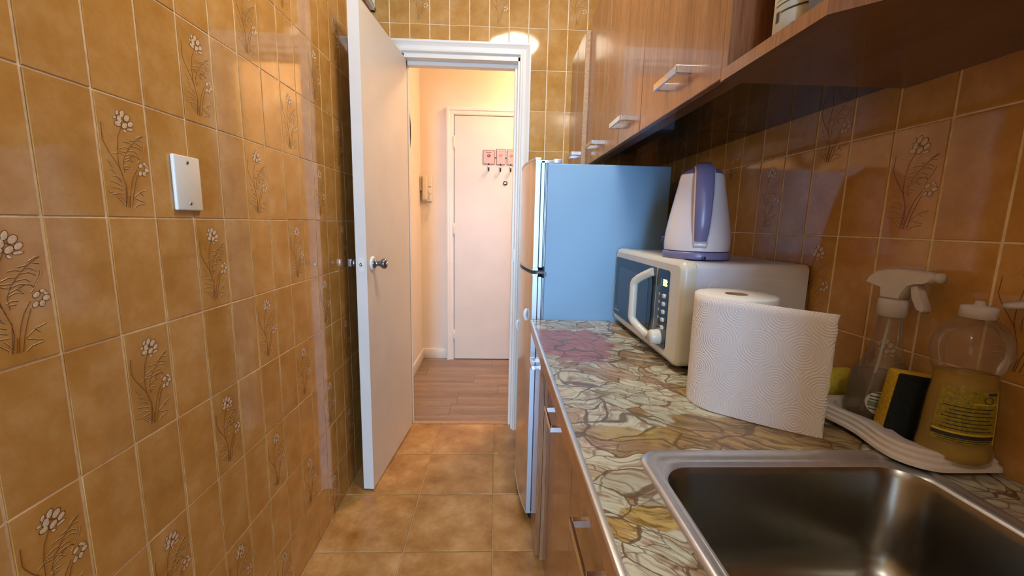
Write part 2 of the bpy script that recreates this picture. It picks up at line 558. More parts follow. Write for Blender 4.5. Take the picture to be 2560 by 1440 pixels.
PETALS = [(325, 195, 27, 42, 0), (385, 250, 36, 40, -20), (430, 325, 33, 33, 0), (428, 387, 40, 15, 10), (360, 337, 34, 34, 0),
          (295, 257, 28, 48, -20), (277, 312, 42, 26, 35), (265, 180, 18, 30, 0), (236, 236, 22, 13, 30), (362, 402, 28, 11, 45),
          (645, 880, 32, 26, 30), (612, 922, 22, 32, -10), (560, 915, 22, 30, 10), (615, 805, 26, 15, 35), (642, 836, 20, 11, 40), (565, 825, 27, 27, 0)]
def make_motif():
    mb = MB()
    def ribbon(pts, w, h, mi, shift=0.0):
        P = [Vector((*conv(*p), 0)) for p in pts]
        rows = []
        for i, p in enumerate(P):
            d = (P[min(i + 1, len(P) - 1)] - P[max(i - 1, 0)]).normalized()
            nrm = Vector((-d.y, d.x, 0))
            q = p + nrm * shift
            rows.append([tuple(q - nrm * w / 2), tuple(q + Vector((0, 0, h))), tuple(q + nrm * w / 2)])
        mb.loft(rows, False, False, False, True, mi)
    for s in STEMS: ribbon(s, 0.0013, 0.0004, 1)
    for s in BARBS:
        ribbon(s, 0.0011, 0.0005, 2)
        ribbon(s, 0.0008, 0.00025, 1, -0.0009)
    for (cx, cy, rx, ry, a) in PETALS:
        for k, (sc, mi, hz) in enumerate(((1.22, 1, 0.0002), (1.0, 0, 0.0003))):
            ring = []
            for i in range(9):
                t = 2 * PI * i / 9
                x, y = rx * sc * math.cos(t), ry * sc * math.sin(t)
                ca, sa = math.cos(math.radians(a)), math.sin(math.radians(a))
                ring.append((*conv(cx + x * ca - y * sa, cy + x * sa + y * ca), hz))
            mb.add(ring + [(*conv(cx, cy), hz + 0.0004 * k)], [(i, (i + 1) % 9, 9) for i in range(9)], True, mi)
    return mb.mesh('flower_relief', ['petal', 'motif_dark', 'motif_light'])
MOTIF = make_motif()

TILE_CACHE = {}
def tile_mesh(w, h, mat='wall_tile', t=T, ch=0.0009):
    """tile lying in local xy, facing +z, centred"""
    key = (round(w, 4), round(h, 4), mat)
    if key not in TILE_CACHE:
        mb = MB()
        a, b = w / 2, h / 2
        q = lambda i, z: [(-a + i, -b + i, z), (a - i, -b + i, z), (a - i, b - i, z), (-a + i, b - i, z)]
        mb.loft([q(0, -t), q(0, -t * 0.45), q(ch, 0)], True, False, True, False)
        TILE_CACHE[key] = mb.mesh('tile', mat)
    return TILE_CACHE[key]

def wall_matrix(which, u, v, d=0.0):
    """local xy of a tile -> wall.  u runs to the viewer's right"""
    if which == 'L':   # faces +x, viewer's right is +y
        return Matrix(((0, 0, 1, LX + d), (1, 0, 0, u), (0, 1, 0, v), (0, 0, 0, 1)))
    if which == 'R':   # faces -x, viewer's right is -y
        return Matrix(((0, 0, -1, RX - d), (-1, 0, 0, u), (0, 1, 0, v), (0, 0, 0, 1)))
    if which == 'B':   # faces -y, viewer's right is +x
        return Matrix(((1, 0, 0, u), (0, 0, -1, BY - d), (0, 1, 0, v), (0, 0, 0, 1)))
GU, GV = 0.0048, 0.0028    # vertical joints are wider than the horizontal ones
def lay(which, wall, cells, clip, stuff_rest=None):
    """cells: (u0,u1,v0,v1,flower); clip: (u0,u1,v0,v1) wall limits"""
    for (u0, u1, v0, v1, fl) in cells:
        a, b, c, d = max(u0, clip[0]), min(u1, clip[1]), max(v0, clip[2]), min(v1, clip[3])
        if b - a < 0.012 or d - c < 0.012: continue
        me = tile_mesh(b - a - GU, d - c - GV)
        o = link('tile', me, wall)
        M = wall_matrix(which, (a + b) / 2, (c + d) / 2)
        # tiny unevenness of hand-laid tiles
        tilt = Matrix.Rotation(random.uniform(-0.004, 0.004), 4, 'X') @ Matrix.Rotation(random.uniform(-0.004, 0.004), 4, 'Y')
        o.matrix_world = M @ tilt
        if fl:
            m = link('flower_relief', MOTIF, o)
            m.location = (0, 0, 0.0001)

def joined(which, wall, cells, clip):
    mb = MB()
    for (u0, u1, v0, v1, fl) in cells:
        a, b, c, d = max(u0, clip[0]), min(u1, clip[1]), max(v0, clip[2]), min(v1, clip[3])
        if b - a < 0.012 or d - c < 0.012: continue
        t = MB()
        hw, hh = (b - a - GU) / 2, (d - c - GV) / 2
        t.loft([[(-hw, -hh, -T), (hw, -hh, -T), (hw, hh, -T), (-hw, hh, -T)], [(-hw + .0014, -hh + .0014, 0), (hw - .0014, -hh + .0014, 0), (hw - .0014, hh - .0014, 0), (-hw + .0014, hh - .0014, 0)]], True, False, True, False)
        t.xform(wall_matrix(which, (a + b) / 2, (c + d) / 2))
        mb.add(t.v, t.f)
    o = obj('tile_field', mb, 'wall_tile', wall)
    o['kind'] = 'stuff'
    return o

# ---- floors
floor = tag(obj('floor', MB().box(LX - 0.06, RX + 0.06, EY - 0.1, 2.352, -0.08, -0.003), 'floor_grout'), 'mottled ochre tiled kitchen floor', 'floor', None, 'structure')
xs = [LX] + [-0.3215 + 0.3251 * k for k in range(4)] + [RX]
ys = [2.348] + [2.3389 - 0.3246 * j for j in range(1, 17)] + [EY]
for i in range(len(xs) - 1):
    for j in range(len(ys) - 1):
        w, h = xs[i + 1] - xs[i], ys[j] - ys[j + 1]
        if w < 0.02 or h < 0.02: continue
        o = link('tile', tile_mesh(w - 0.0045, h - 0.0045, 'floor_tile', 0.003, 0.002), floor)
        o.matrix_world = Matrix.Translation(((xs[i] + xs[i + 1]) / 2, (ys[j] + ys[j + 1]) / 2, 0)) @ Matrix.Rotation(random.choice((0, PI)), 4, 'Z')

floor_hall = tag(obj('floor_hall', MB().box(LX - 0.06, 2.0, 2.352, HY + 0.06, -0.08, -0.004), 'black'), 'brown plank floor of the hallway', 'floor', None, 'structure')
py = 2.372
r = 0
rows = [(2.372, 2.456), (2.456, 2.633), (2.633, 2.81), (2.81, 2.988), (2.988, 3.165), (3.165, 3.342), (3.342, 3.52), (3.52, 3.568)]
joints = [0.32, -0.28, 0.75, 0.03, -0.155, 0.46, -0.02, 0.6]
for (y0, y1), jx in zip(rows, joints):
    cuts = [LX] + sorted(x for x in [jx + 1.0 * k for k in range(-2, 4)] if LX + 0.05 < x < 1.85) + [1.9]
    for a, b in zip(cuts[:-1], cuts[1:]):
        mb = MB().box(a + 0.0006, b - 0.0006, y0 + 0.0006, y1 - 0.0006, -0.004, 0.0, 0.0006)
        obj('plank', mb, 'plank', floor_hall, loc=None)
trim3 = tag(obj('trim_3', MB().box(-0.484, 0.098, 2.346, 2.374, -0.003, 0.006, 0.002), 'raw_edge'), 'thin brown threshold strip in the kitchen doorway', 'threshold', None, 'structure')

# ---- walls
wl = tag(obj('wall_left', MB().box(LX - 0.08, LX - T, EY - 0.1, BY + 0.1, -0.05, CEIL + 0.05), 'grout'), 'left kitchen wall of glossy ochre tiles with flower motifs', 'wall', None, 'structure')
YL0, ZL0 = 0.6199, CAM_H - 0.0042
near, far = [], []
for rr in range(-6, 7):
    for k in range(-37, 17):
        u0, v0 = YL0 + k * 0.1, ZL0 + rr * 0.2
        fl = (k % 4 == 1) if rr % 2 == 0 else (k % 4 == 3)
        vis = k >= -2 and (v0 < 1.55 + 0.55 * max(0, u0 - 0.5) + 0.05)
        (near if vis else far).append((u0, u0 + 0.1, v0, v0 + 0.2, fl))
lay('L', wl, near, (EY, BY, 0, CEIL))
joined('L', wl, far, (EY, BY, 0, CEIL))

wr = tag(obj('wall_right', MB().box(RX + T, RX + 0.08, EY - 0.1, BY + 0.1, -0.05, CEIL + 0.05), 'grout'), 'right kitchen wall of ochre tiles behind the counter', 'wall', None, 'structure')
YR0, ZR0 = 1.3919, CAM_H - 0.0127
near, far = [], []
for rr in range(-6, 7):
    for k in range(-10, 45):
        u1, v0 = YR0 - k * 0.1, ZR0 + rr * 0.2
        fl = (k % 4 == 2) if rr % 2 == 0 else (k % 4 == 0)
        vis = -4 <= k <= 9 and -2 <= rr <= 1
        (near if vis else far).append((u1 - 0.1, u1, v0, v0 + 0.2, fl))
lay('R', wr, near, (EY, BY, CT, 1.47))
joined('R', wr, far, (EY, BY, 0, CEIL))

OX0, OX1, OZ = -0.505, 0.101, 2.03        # rough opening of the kitchen doorway
wb = MB()
wb.box(LX - 0.08, OX0, BY + T, 2.40, -0.05, CEIL + 0.05)
wb.box(OX1, 0.82, BY + T, 2.40, -0.05, CEIL + 0.05)
wb.box(OX0, OX1, BY + T, 2.40, OZ, CEIL + 0.05)
wbk = tag(obj('wall_back', wb, ['grout']), 'back kitchen wall of ochre tiles around the doorway', 'wall', None, 'structure')
XB0, ZB0 = -0.5522, CAM_H + 0.9825
cells, rest = [], []
for rr in range(-11, 3):
    for k in range(-1, 13):
        u0, v0 = XB0 + k * 0.1, ZB0 + rr * 0.2
        u1, v1 = u0 + 0.1, v0 + 0.2
        fl = (rr == 0 and k % 4 == 1)
        parts = []
        if v0 >= OZ or u1 <= OX0 or u0 >= OX1:
            parts = [(u0, u1, v0, v1, fl)]
        else:
            if v1 > OZ: parts.append((u0, u1, OZ, v1, False))
            if u0 < OX0: parts.append((u0, OX0, v0, min(v1, OZ), False))
            if u1 > OX1: parts.append((OX1, u1, v0, min(v1, OZ), False))
        for p in parts:
            vis = (p[3] > 2.05 and p[0] < 0.45) or (p[1] > 0.15 and p[0] < 0.42 and p[3] > 1.36)
            (cells if vis else rest).append(p)
lay('B', wbk, cells, (LX, RX, 0, CEIL))
joined('B', wbk, rest, (LX, RX, 0, CEIL))

WX0, WX1, WZ0, WZ1 = -0.60, 0.06, 0.35, 2.25
we = MB()
we.box(LX - 0.08, WX0, EY - 0.1, EY, -0.05, CEIL + 0.05)
we.box(WX1, RX + 0.08, EY - 0.1, EY, -0.05, CEIL + 0.05)
we.box(WX0, WX1, EY - 0.1, EY, -0.05, WZ0)
we.box(WX0, WX1, EY - 0.1, EY, WZ1, CEIL + 0.05)
tag(obj('wall_front', we, 'ceiling_paint'), 'plain kitchen end wall with the window', 'wall', None, 'structure')
win = tag(obj('window_1', MB().box(WX0, WX0 + 0.05, EY - 0.08, EY - 0.02, WZ0, WZ1, 0.004).box(WX1 - 0.05, WX1, EY - 0.08, EY - 0.02, WZ0, WZ1, 0.004)
          .box(WX0, WX1, EY - 0.08, EY - 0.02, WZ0, WZ0 + 0.05, 0.004).box(WX0, WX1, EY - 0.08, EY - 0.02, WZ1 - 0.05, WZ1, 0.004)
          .box(-0.29, -0.25, EY - 0.08, EY - 0.02, WZ0, WZ1, 0.004), 'trim_paint'), 'white framed kitchen window behind the viewer', 'window', None, 'structure')
obj('pane', MB().box(WX0 + 0.05, -0.29, EY - 0.052, EY - 0.048, WZ0 + 0.05, WZ1 - 0.05), 'glass_pane', win)
obj('pane', MB().box(-0.25, WX1 - 0.05, EY - 0.052, EY - 0.048, WZ0 + 0.05, WZ1 - 0.05), 'glass_pane', win)

tag(obj('ceiling', MB().box(LX - 0.08, RX + 0.08, EY - 0.1, 2.40, CEIL, CEIL + 0.06), 'ceiling_paint'), 'plain white kitchen ceiling', 'ceiling', None, 'structure')
tag(obj('ceiling_hall', MB().box(LX - 0.08, 2.06, 2.40, HY + 0.06, CEIL, CEIL + 0.06), 'ceiling_paint'), 'plain hallway ceiling', 'ceiling', None, 'structure')
tag(obj('wall_hall_left', MB().box(LX - 0.08, LX + 0.007, 2.40, HY + 0.08, -0.05, CEIL + 0.05), 'hall_paint'), 'cream painted hallway wall on the left', 'wall', None, 'structure')
tag(obj('wall_hall_back', MB().box(LX + 0.007, 2.06, HY, HY + 0.08, -0.05, CEIL + 0.05), 'hall_paint'), 'cream painted hallway wall around the front door', 'wall', None, 'structure')
tag(obj('wall_hall_front', MB().box(0.82, 2.06, 2.36, 2.40, -0.05, CEIL + 0.05).box(LX, OX0 - 0.0, 2.40, 2.405, 0, CEIL).box(OX1, 0.82, 2.40, 2.405, 0, CEIL).box(OX0, OX1, 2.40, 2.405, OZ, CEIL), 'hall_paint'), 'cream painted hallway side of the kitchen wall', 'wall', None, 'structure')
tag(obj('wall_hall_right', MB().box(1.95, 2.06, 2.40, HY, -0.05, CEIL + 0.05), 'hall_paint'), 'plain cream end wall of the hallway', 'wall', None, 'structure')

# ---- kitchen door casing (trim_1): moulded architrave, jambs, stops
def casing(prof, x0, x1, ztop, y, face=-1):
    """prof: (offset outward from opening, depth toward viewer); mitred left-up-over-right-down"""
    rings = []
    for (px, kind) in ((x0, 'lb'), (x0, 'lt'), (x1, 'rt'), (x1, 'rb')):
        ring = []
        for o, dp in prof:
            sx = -1 if kind[0] == 'l' else 1
            z = 0.0 if kind[1] == 'b' else ztop + o
            ring.append((px + sx * o, y + face * dp, z))
        rings.append(ring)
    mb = MB()
    mb.loft(rings, False, False, False, False)
    return mb
PROF = [(0.0, 0.0), (0.0, 0.014), (0.004, 0.020), (0.012, 0.020), (0.015, 0.015), (0.030, 0.017), (0.040, 0.022), (0.046, 0.026), (0.050, 0.027), (0.055, 0.027), (0.055, 0.0)]
t1 = tag(obj('trim_1', casing(PROF, -0.494, 0.107, 2.035, BY), 'trim_paint'), 'white moulded casing around the kitchen doorway', 'door frame', None, 'structure')
jm = MB()
jm.box(-0.505, -0.484, BY - 0.004, 2.405, 0, 2.03).box(0.098, 0.113, BY - 0.004, 2.405, 0, 2.03).box(-0.505, 0.113, BY - 0.004, 2.405, 2.012, 2.036)
obj('jamb', jm, 'trim_paint', t1)
sp = MB()
sp.box(0.084, 0.098, 2.336, 2.38, 0, 2.012, 0.002).box(-0.484, -0.477, 2.358, 2.38, 0, 2.012, 0.002).box(-0.477, 0.084, 2.336, 2.38, 1.992, 2.012, 0.002)
obj('door_stop', sp, 'trim_paint', t1)
obj('strike_plate', MB().box(0.0965, 0.0985, 2.30, 2.325, 0.98, 1.05), 'screw_metal', t1)

# ---- kitchen door leaf (door_1)
A = Vector((-0.478, 2.312, 0)); B = Vector((-0.527, 1.717, 0))
dv = (B - A).normalized(); nv = Vector((dv.y, -dv.x, 0))
Cc = B + nv * 0.045; D = A + nv * 0.045
lf = MB().prism([(A.x, A.y), (B.x, B.y), (Cc.x, Cc.y), (D.x, D.y)][::-1], 0.009, 2.012)
d1 = obj('door_1', lf, 'door_paint')
tag(d1, 'white flush kitchen door standing open against the tiled wall', 'door', None, 'structure')
# local frame of the door: origin at the lock, X out of the right face, Y along the leaf toward the hinge
K = B - dv * 0.062
M_R = Matrix(((-nv.x, -dv.x, 0, K.x), (-nv.y, -dv.y, 0, K.y), (0, 0, 1, 1.010), (0, 0, 0, 1)))
kb = MB().lathe([(0.0, 0.0), (0.030, 0.0), (0.031, 0.003), (0.028, 0.007), (0.020, 0.008)], seg=28, axis='x')
obj('knob_rose', kb.xform(M_R), 'plate_plastic', d1)
kb = MB().lathe([(0.020, 0.007), (0.0205, 0.012), (0.015, 0.014), (0.011, 0.020), (0.0105, 0.028), (0.014, 0.036), (0.0205, 0.043), (0.0225, 0.050), (0.021, 0.057), (0.015, 0.062), (0.0, 0.063)], seg=28, axis='x')
kn = obj('door_knob', kb.xform(M_R), 'knob_metal', d1)
obj('lock_button', MB().lathe([(0.0, 0.060), (0.008, 0.060), (0.008, 0.065), (0.0, 0.066)], seg=16, axis='x').xform(M_R), 'alu_trim', kn)
K2 = K + nv * 0.045
M_L = Matrix(((nv.x, -dv.x, 0, K2.x), (nv.y, -dv.y, 0, K2.y), (0, 0, 1, 1.010), (0, 0, 0, 1)))
kb = MB().lathe([(0.026, 0.0), (0.026, 0.004), (0.012, 0.006), (0.010, 0.012), (0.014, 0.018), (0.0215, 0.026), (0.022, 0.033), (0.018, 0.040), (0.0, 0.042)], seg=28, axis='x')
kn2 = obj('door_knob', kb.xform(M_L), 'knob_metal', d1)
obj('thumb_turn', MB().box(0.040, 0.060, -0.004, 0.004, -0.016, 0.016, 0.0025, 2).xform(M_L), 'alu_trim', kn2)
M_E = Matrix(((-nv.x, dv.x, 0, (B + nv * 0.0225).x), (-nv.y, dv.y, 0, (B + nv * 0.0225).y), (0, 0, 1, 1.010), (0, 0, 0, 1)))
lp = obj('latch_plate', MB().box(-0.011, 0.011, 0.0, 0.0008, -0.028, 0.028).xform(M_E), 'trim_paint', d1)
obj('latch_bolt', MB().lathe([(0.0075, 0.0), (0.0075, 0.003), (0.006, 0.0035), (0.0, 0.0015)], seg=16, axis='y').xform(M_E), 'chrome', lp)

# ---- hallway front door (door_2) with its casing (trim_2)
d2 = obj('door_2', MB().box(-0.353, 0.45, HY - 0.03, HY - 0.0, 0.006, 2.038, 0.002), 'door_paint')
tag(d2, 'plain white front door at the end of the hallway', 'door', None, 'structure')
PROF2 = [(0.0, 0.0), (0.0, 0.030), (0.010, 0.034), (0.030, 0.034), (0.036, 0.040), (0.050, 0.042), (0.060, 0.038), (0.060, 0.0)]
tag(obj('trim_2', casing(PROF2, -0.358, 0.455, 2.044, HY), 'trim_paint'), 'white moulded casing around the front door', 'door frame', None, 'structure')
for z in (1.83, 1.13, 0.22):
    hb = MB().lathe([(0, z - 0.05), (0.007, z - 0.05), (0.007, z - 0.002), (0.006, z), (0.007, z + 0.002), (0.007, z + 0.05), (0, z + 0.05)], (-0.356, HY - 0.034, 0), 10)
    obj('hinge', hb, 'trim_paint', d2)
lk = obj('lock_cylinder', MB().lathe([(0.018, 0.0), (0.018, 0.006), (0.014, 0.008), (0.0125, 0.008)], (0.066, HY - 0.03, 1.516), 20, axis='-y', cap1=False), 'black', d2)
obj('lock_face', MB().lathe([(0.0125, 0.004), (0.0125, 0.0075), (0.0, 0.008)], (0.066, HY - 0.03, 1.516), 18, axis='-y').box(0.058, 0.074, HY - 0.040, HY - 0.037, 1.5145, 1.5175), 'chrome', lk)
tag(obj('baseboard_back', MB().box(LX + 0.007, -0.42, HY - 0.014, HY, 0, 0.092, 0.004, 2), 'trim_paint'), 'white skirting board beside the front door casing', 'baseboard', None, 'structure')
tag(obj('baseboard_left', MB().box(LX + 0.007, LX + 0.021, 2.41, HY - 0.014, 0, 0.092, 0.004, 2), 'trim_paint'), 'white skirting board along the left hallway wall', 'baseboard', None, 'structure')

# ================================================================== THINGS ON WALLS
bp = thing('blank_wall_plate', 'white blank switch plate with two screws on the tiled wall', 'wall plate', (LX, 0.904, 1.256))
pl = MB()
pl.box(LX, LX + 0.0075, 0.8675, 0.9405, 1.2015, 1.3105, 0.0028, 3)
obj('plate', pl, 'plate_plastic', bp)
for z in (1.216, 1.298):
    sc = obj('screw', MB().lathe([(0.0035, 0.0), (0.0035, 0.001), (0.0, 0.0018)], (LX + 0.0073, 0.904, z), 12, axis='x'), 'screw_metal', bp)
    obj('slot', MB().box(LX + 0.0080, LX + 0.0093, 0.9032, 0.9048, z - 0.0028, z + 0.0028), 'black', sc)

vt = thing('wall_vent', 'small white vent cover high in the corner above the open door', 'vent', (LX, 2.18, 2.22))
obj('frame', MB().box(LX, LX + 0.022, 2.08, 2.095, 2.215, 2.42, 0.002).box(LX, LX + 0.022, 2.268, 2.285, 2.215, 2.42, 0.002).box(LX, LX + 0.022, 2.08, 2.285, 2.215, 2.232, 0.002).box(LX, LX + 0.022, 2.08, 2.285, 2.404, 2.42, 0.002), 'plate_plastic', vt)
for k in range(6):
    z = 2.245 + 0.028 * k
    obj('slat', MB().add([(LX + 0.004, 2.095, z + 0.012), (LX + 0.020, 2.095, z - 0.006), (LX + 0.020, 2.268, z - 0.006), (LX + 0.004, 2.268, z + 0.012),
                          (LX + 0.004, 2.095, z + 0.014), (LX + 0.020, 2.095, z - 0.004), (LX + 0.020, 2.268, z - 0.004), (LX + 0.004, 2.268, z + 0.014)],
                         [(0, 1, 2, 3), (4, 5, 6, 7), (0, 1, 5, 4), (1, 2, 6, 5), (2, 3, 7, 6), (3, 0, 4, 7)]), 'plate_plastic', vt)

# intercom on the hall wall
ic = thing('intercom', 'beige wall intercom with a handset in the hallway corner', 'intercom', (-0.585, HY, 1.35))
obj('base_plate', MB().box(-0.615, -0.536, HY - 0.030, HY, 1.352, 1.560, 0.008, 3), 'intercom_plastic', ic)
hs = MB()
hs.box(-0.612, -0.570, HY - 0.062, HY - 0.030, 1.365, 1.562, 0.010, 3)
h_o = obj('handset', hs, 'intercom_plastic', ic)
for z in (1.498, 1.438): obj('earpiece_mark', MB().box(-0.584, -0.577, HY - 0.0635, HY - 0.061, z, z + 0.014, 0.001), 'label_white', h_o)
obj('call_button', MB().box(-0.563, -0.546, HY - 0.036, HY - 0.028, 1.415, 1.440, 0.003, 2), 'label_white', ic)
obj('call_button', MB().box(-0.563, -0.546, HY - 0.036, HY - 0.028, 1.378, 1.402, 0.003, 2), 'label_white', ic)
obj('dial_slot', MB().box(-0.566, -0.544, HY - 0.0315, HY - 0.029, 1.470, 1.475), 'black', ic)
obj('side_switch', MB().box(-0.632, -0.617, HY - 0.045, HY - 0.012, 1.44, 1.56, 0.004, 2), 'intercom_plastic', ic)
path = []
for i in range(121):
    a = i / 120 * 2 * PI * 11
    z = 1.352 - 0.165 * i / 120
    path.append((-0.578 + 0.008 * math.cos(a) + 0.012 * math.sin(i / 120 * 5), HY - 0.018 + 0.008 * math.sin(a), z))
obj('coiled_cord', MB().tube(path, 0.0018, 5), 'intercom_plastic', ic)

# round mirror on the left hall wall
mr = thing('round_mirror', 'round thin framed mirror on the left hallway wall', 'mirror', (LX + 0.007, 2.872, 1.81))
obj('frame', MB().lathe([(0.195, 0.0), (0.215, 0.0), (0.215, 0.022), (0.207, 0.024), (0.205, 0.014), (0.195, 0.014)], (LX + 0.007, 2.872, 1.81), 48, axis='x', cap0=False, cap1=False), 'mirror_frame', mr)
obj('glass', MB().lathe([(0.205, 0.004), (0.205, 0.012), (0.0, 0.012)], (LX + 0.007, 2.872, 1.81), 48, axis='x', cap0=False), 'mirror_glass', mr)

# key hooks hanging on the front door
hk = thing('key_hook_rack', 'small rack of pink picture plates with black hooks on the front door', 'hook rack', (0.03, HY - 0.03, 1.72))
yf = HY - 0.03
for (x0, x1, z0, z1, hx) in ((-0.120, -0.023, 1.664, 1.775, -0.072), (-0.011, 0.063, 1.662, 1.787, 0.024), (0.075, 0.150, 1.662, 1.786, 0.108)):
    p = obj('picture_plate', MB().box(x0, x1, yf - 0.008, yf - 0.002, z0, z1, 0.002), 'hook_art', hk)
    obj('print', MB().box(x0 + 0.004, x1 - 0.004, yf - 0.0085, yf - 0.0075, z0 + 0.004, z1 - 0.004), 'hook_plate', p)
    cxm = (x0 + x1) / 2
    art = MB()
    for q in range(5):
        a = 2 * PI * q / 5
        art.lathe([(0.0, 0.0), (0.006, 0.0), (0.006, 0.0006), (0, 0.0006)], (cxm + 0.010 * math.cos(a), yf - 0.0085, (z0 + z1) / 2 + 0.012 + 0.008 * math.sin(a)), 8, axis='-y')
    art.box(cxm - 0.026, cxm + 0.020, yf - 0.0091, yf - 0.0084, z1 - 0.020, z1 - 0.016)
    obj('print_drawing', art, 'hook_art' if x0 < -0.1 else 'hook_art_pale', p)
    hkm = MB().tube([(hx, yf - 0.004, z0 + 0.01), (hx, yf - 0.006, z0 - 0.03), (hx, yf - 0.012, z0 - 0.050), (hx, yf - 0.028, z0 - 0.055), (hx, yf - 0.036, z0 - 0.040), (hx, yf - 0.034, z0 - 0.026)], 0.0055, 8)
    h1 = obj('hook', hkm, 'black', hk)
    obj('hook_ball', MB().lathe([(0.0, -0.011), (0.0075, -0.008), (0.011, 0.0), (0.0075, 0.008), (0.0, 0.011)], (hx - 0.003, yf - 0.034, z0 - 0.022), 14), 'label_white', h1)
obj('bar', MB().box(-0.10, 0.14, yf - 0.004, yf - 0.0005, 1.713, 1.721), 'black', hk)

# ceiling lights
def ceiling_light(x, y, rad, mat, label):
    t = thing('ceiling_light', label, 'lamp', (x, y, CEIL))
    obj('base', MB().lathe([(0.0, 0.0), (rad * 1.03, 0.0), (rad * 1.03, -0.022), (rad * 0.98, -0.026), (0.0, -0.026)], (x, y, CEIL), 40), 'plate_plastic', t)
    prof = [(rad * 0.97 * math.cos(a), -0.024 - 0.075 * math.sin(a)) for a in [PI / 2 * i / 8 for i in range(9)]]
    obj('diffuser', MB().lathe(prof, (x, y, CEIL), 40, cap0=False, cap1=False), mat, t)
    return t
ceiling_light(0.11, 1.20, 0.18, 'lamp_kitchen', 'round opal ceiling light above the kitchen floor')
ceiling_light(-0.10, -1.05, 0.17, 'lamp_added_fill', 'round opal ceiling light added behind the viewer to brighten the sink corner')  # added unseen lamp, fills the sink corner and near walls with light
ceiling_light(0.55, 3.05, 0.15, 'lamp_hall', 'round warm ceiling light in the hallway')

# ================================================================== UPPER CABINETS
def bar_handle(parent, y0, y1, z, xf, out=0.032, w=0.016, t=0.006):
    """flat chrome bow handle on a face x = xf looking to -x"""
    mb = MB()
    xb = xf - out
    mb.box(xb, xb + t, y0, y1, z - w / 2, z + w / 2, 0.0012)
    mb.box(xb + t - 0.001, xf + 0.002, y0, y0 + 0.012, z - w / 2, z + w / 2, 0.001)
    mb.box(xb + t - 0.001, xf + 0.002, y1 - 0.012, y1, z - w / 2, z + w / 2, 0.001)
    return obj('handle', mb, 'chrome', parent)

UZ0, UZ1 = 1.455, 2.083
def wall_cabinet(y0, y1, xf, hy0, hy1, label, ztop=UZ1, z0=UZ0):
    c = thing('wall_cabinet', label, 'cabinet', (RX, (y0 + y1) / 2, z0), group='wooden wall cabinets')
    g = 0.0015
    body = MB().box(xf + 0.018, RX, y0 + g, y1 - g, z0 + 0.012, ztop - 0.001)
    obj('body', body, 'laminate', c)
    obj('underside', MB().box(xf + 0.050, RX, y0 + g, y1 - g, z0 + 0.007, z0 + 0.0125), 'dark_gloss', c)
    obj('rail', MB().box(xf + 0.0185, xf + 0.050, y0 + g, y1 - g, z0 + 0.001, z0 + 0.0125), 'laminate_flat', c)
    d = obj('door', MB().box(xf, xf + 0.017, y0 + g, y1 - g, z0, ztop, 0.0012), 'laminate', c)
    bar_handle(d, hy0, hy1, z0 + 0.06, xf)
    return c
wall_cabinet(0.786, 1.222, 0.400, 0.915, 1.043, 'wooden wall cabinet next to the open shelf, with the largest handle in view')
wall_cabinet(1.222, 1.612, 0.400, 1.318, 1.440, 'wooden wall cabinet between two others, above the microwave')
wall_cabinet(1.612, 1.948, 0.400, 1.705, 1.830, 'wooden wall cabinet above the refrigerator, third from the open shelf')
fc = wall_cabinet(1.949, 2.288, 0.377, 2.02, 2.15, 'farthest wall cabinet, standing proud of the row, against the back wall', ztop=2.025, z0=1.462)
obj('edge_band', MB().box(0.3775, 0.396, 1.9482, 1.9506, 1.463, 2.024), 'raw_edge', fc)

# open corner shelf unit
sh = thing('corner_shelf', 'open wooden shelf unit with an angled end beside the wall cabinets', 'shelf', (RX, 0.6, 1.45))
outl = [(0.400, 0.785), (0.400, 0.540), (0.745, 0.195), (0.745, 0.785)]
for z0, z1 in ((1.449, 1.469), (1.765, 1.781), (2.063, 2.083)):
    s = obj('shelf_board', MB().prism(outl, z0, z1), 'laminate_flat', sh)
    obj('edge_band', MB().box(0.3985, 0.400, 0.540, 0.785, z0, z1), 'laminate_edge', s)
    e2 = MB().add([(0.3985, 0.540, z0), (0.744, 0.1935, z0), (0.745, 0.195, z0), (0.400, 0.5405, z0), (0.3985, 0.540, z1), (0.744, 0.1935, z1), (0.745, 0.195, z1), (0.400, 0.5405, z1)],
                  [(0, 1, 2, 3), (4, 5, 6, 7), (0, 1, 5, 4), (1, 2, 6, 5), (2, 3, 7, 6), (3, 0, 4, 7)])
    obj('edge_band', e2, 'laminate_red', s)
obj('side_panel', MB().box(0.400, 0.745, 0.767, 0.7845, 1.469, 2.063), 'laminate_red', sh)
obj('side_band', MB().box(0.3985, 0.400, 0.767, 0.7845, 1.469, 2.063), 'laminate_edge', sh)
obj('back_panel', MB().box(0.733, 0.745, 0.21, 0.767, 1.469, 2.063), 'laminate_red', sh)

cn = thing('canister', 'canister with a cream printed paper label on the open shelf', 'canister', (0.463, 0.666, 1.469))
obj('body', MB().lathe([(0.0, 0.0), (0.043, 0.0), (0.045, 0.003), (0.045, 0.150), (0.043, 0.153), (0.0, 0.153)], (0.463, 0.666, 1.469), 40), 'paper_label', cn)
obj('lid', MB().lathe([(0.046, 0.150), (0.0465, 0.168), (0.044, 0.172), (0.0, 0.172)], (0.463, 0.666, 1.469), 40), 'alu_trim', cn)
def arc_strip(c, r, a0, a1, z0, z1, n=14):
    mb = MB()
    mb.loft([[(c[0] + r * math.cos(a0 + (a1 - a0) * i / n), c[1] + r * math.sin(a0 + (a1 - a0) * i / n), z) for i in range(n + 1)] for z in (z0, z1)], False, False, False, True)
    return mb
pr = MB()
for z0, z1, a0, a1 in ((1.477, 1.4785, 170, 248), (1.507, 1.5095, 185, 250), (1.519, 1.5205, 170, 250), (1.526, 1.527, 170, 250)):
    q = arc_strip((0.463, 0.666), 0.0454, math.radians(a0), math.radians(a1), z0, z1)
    pr.add(q.v, q.f, True)
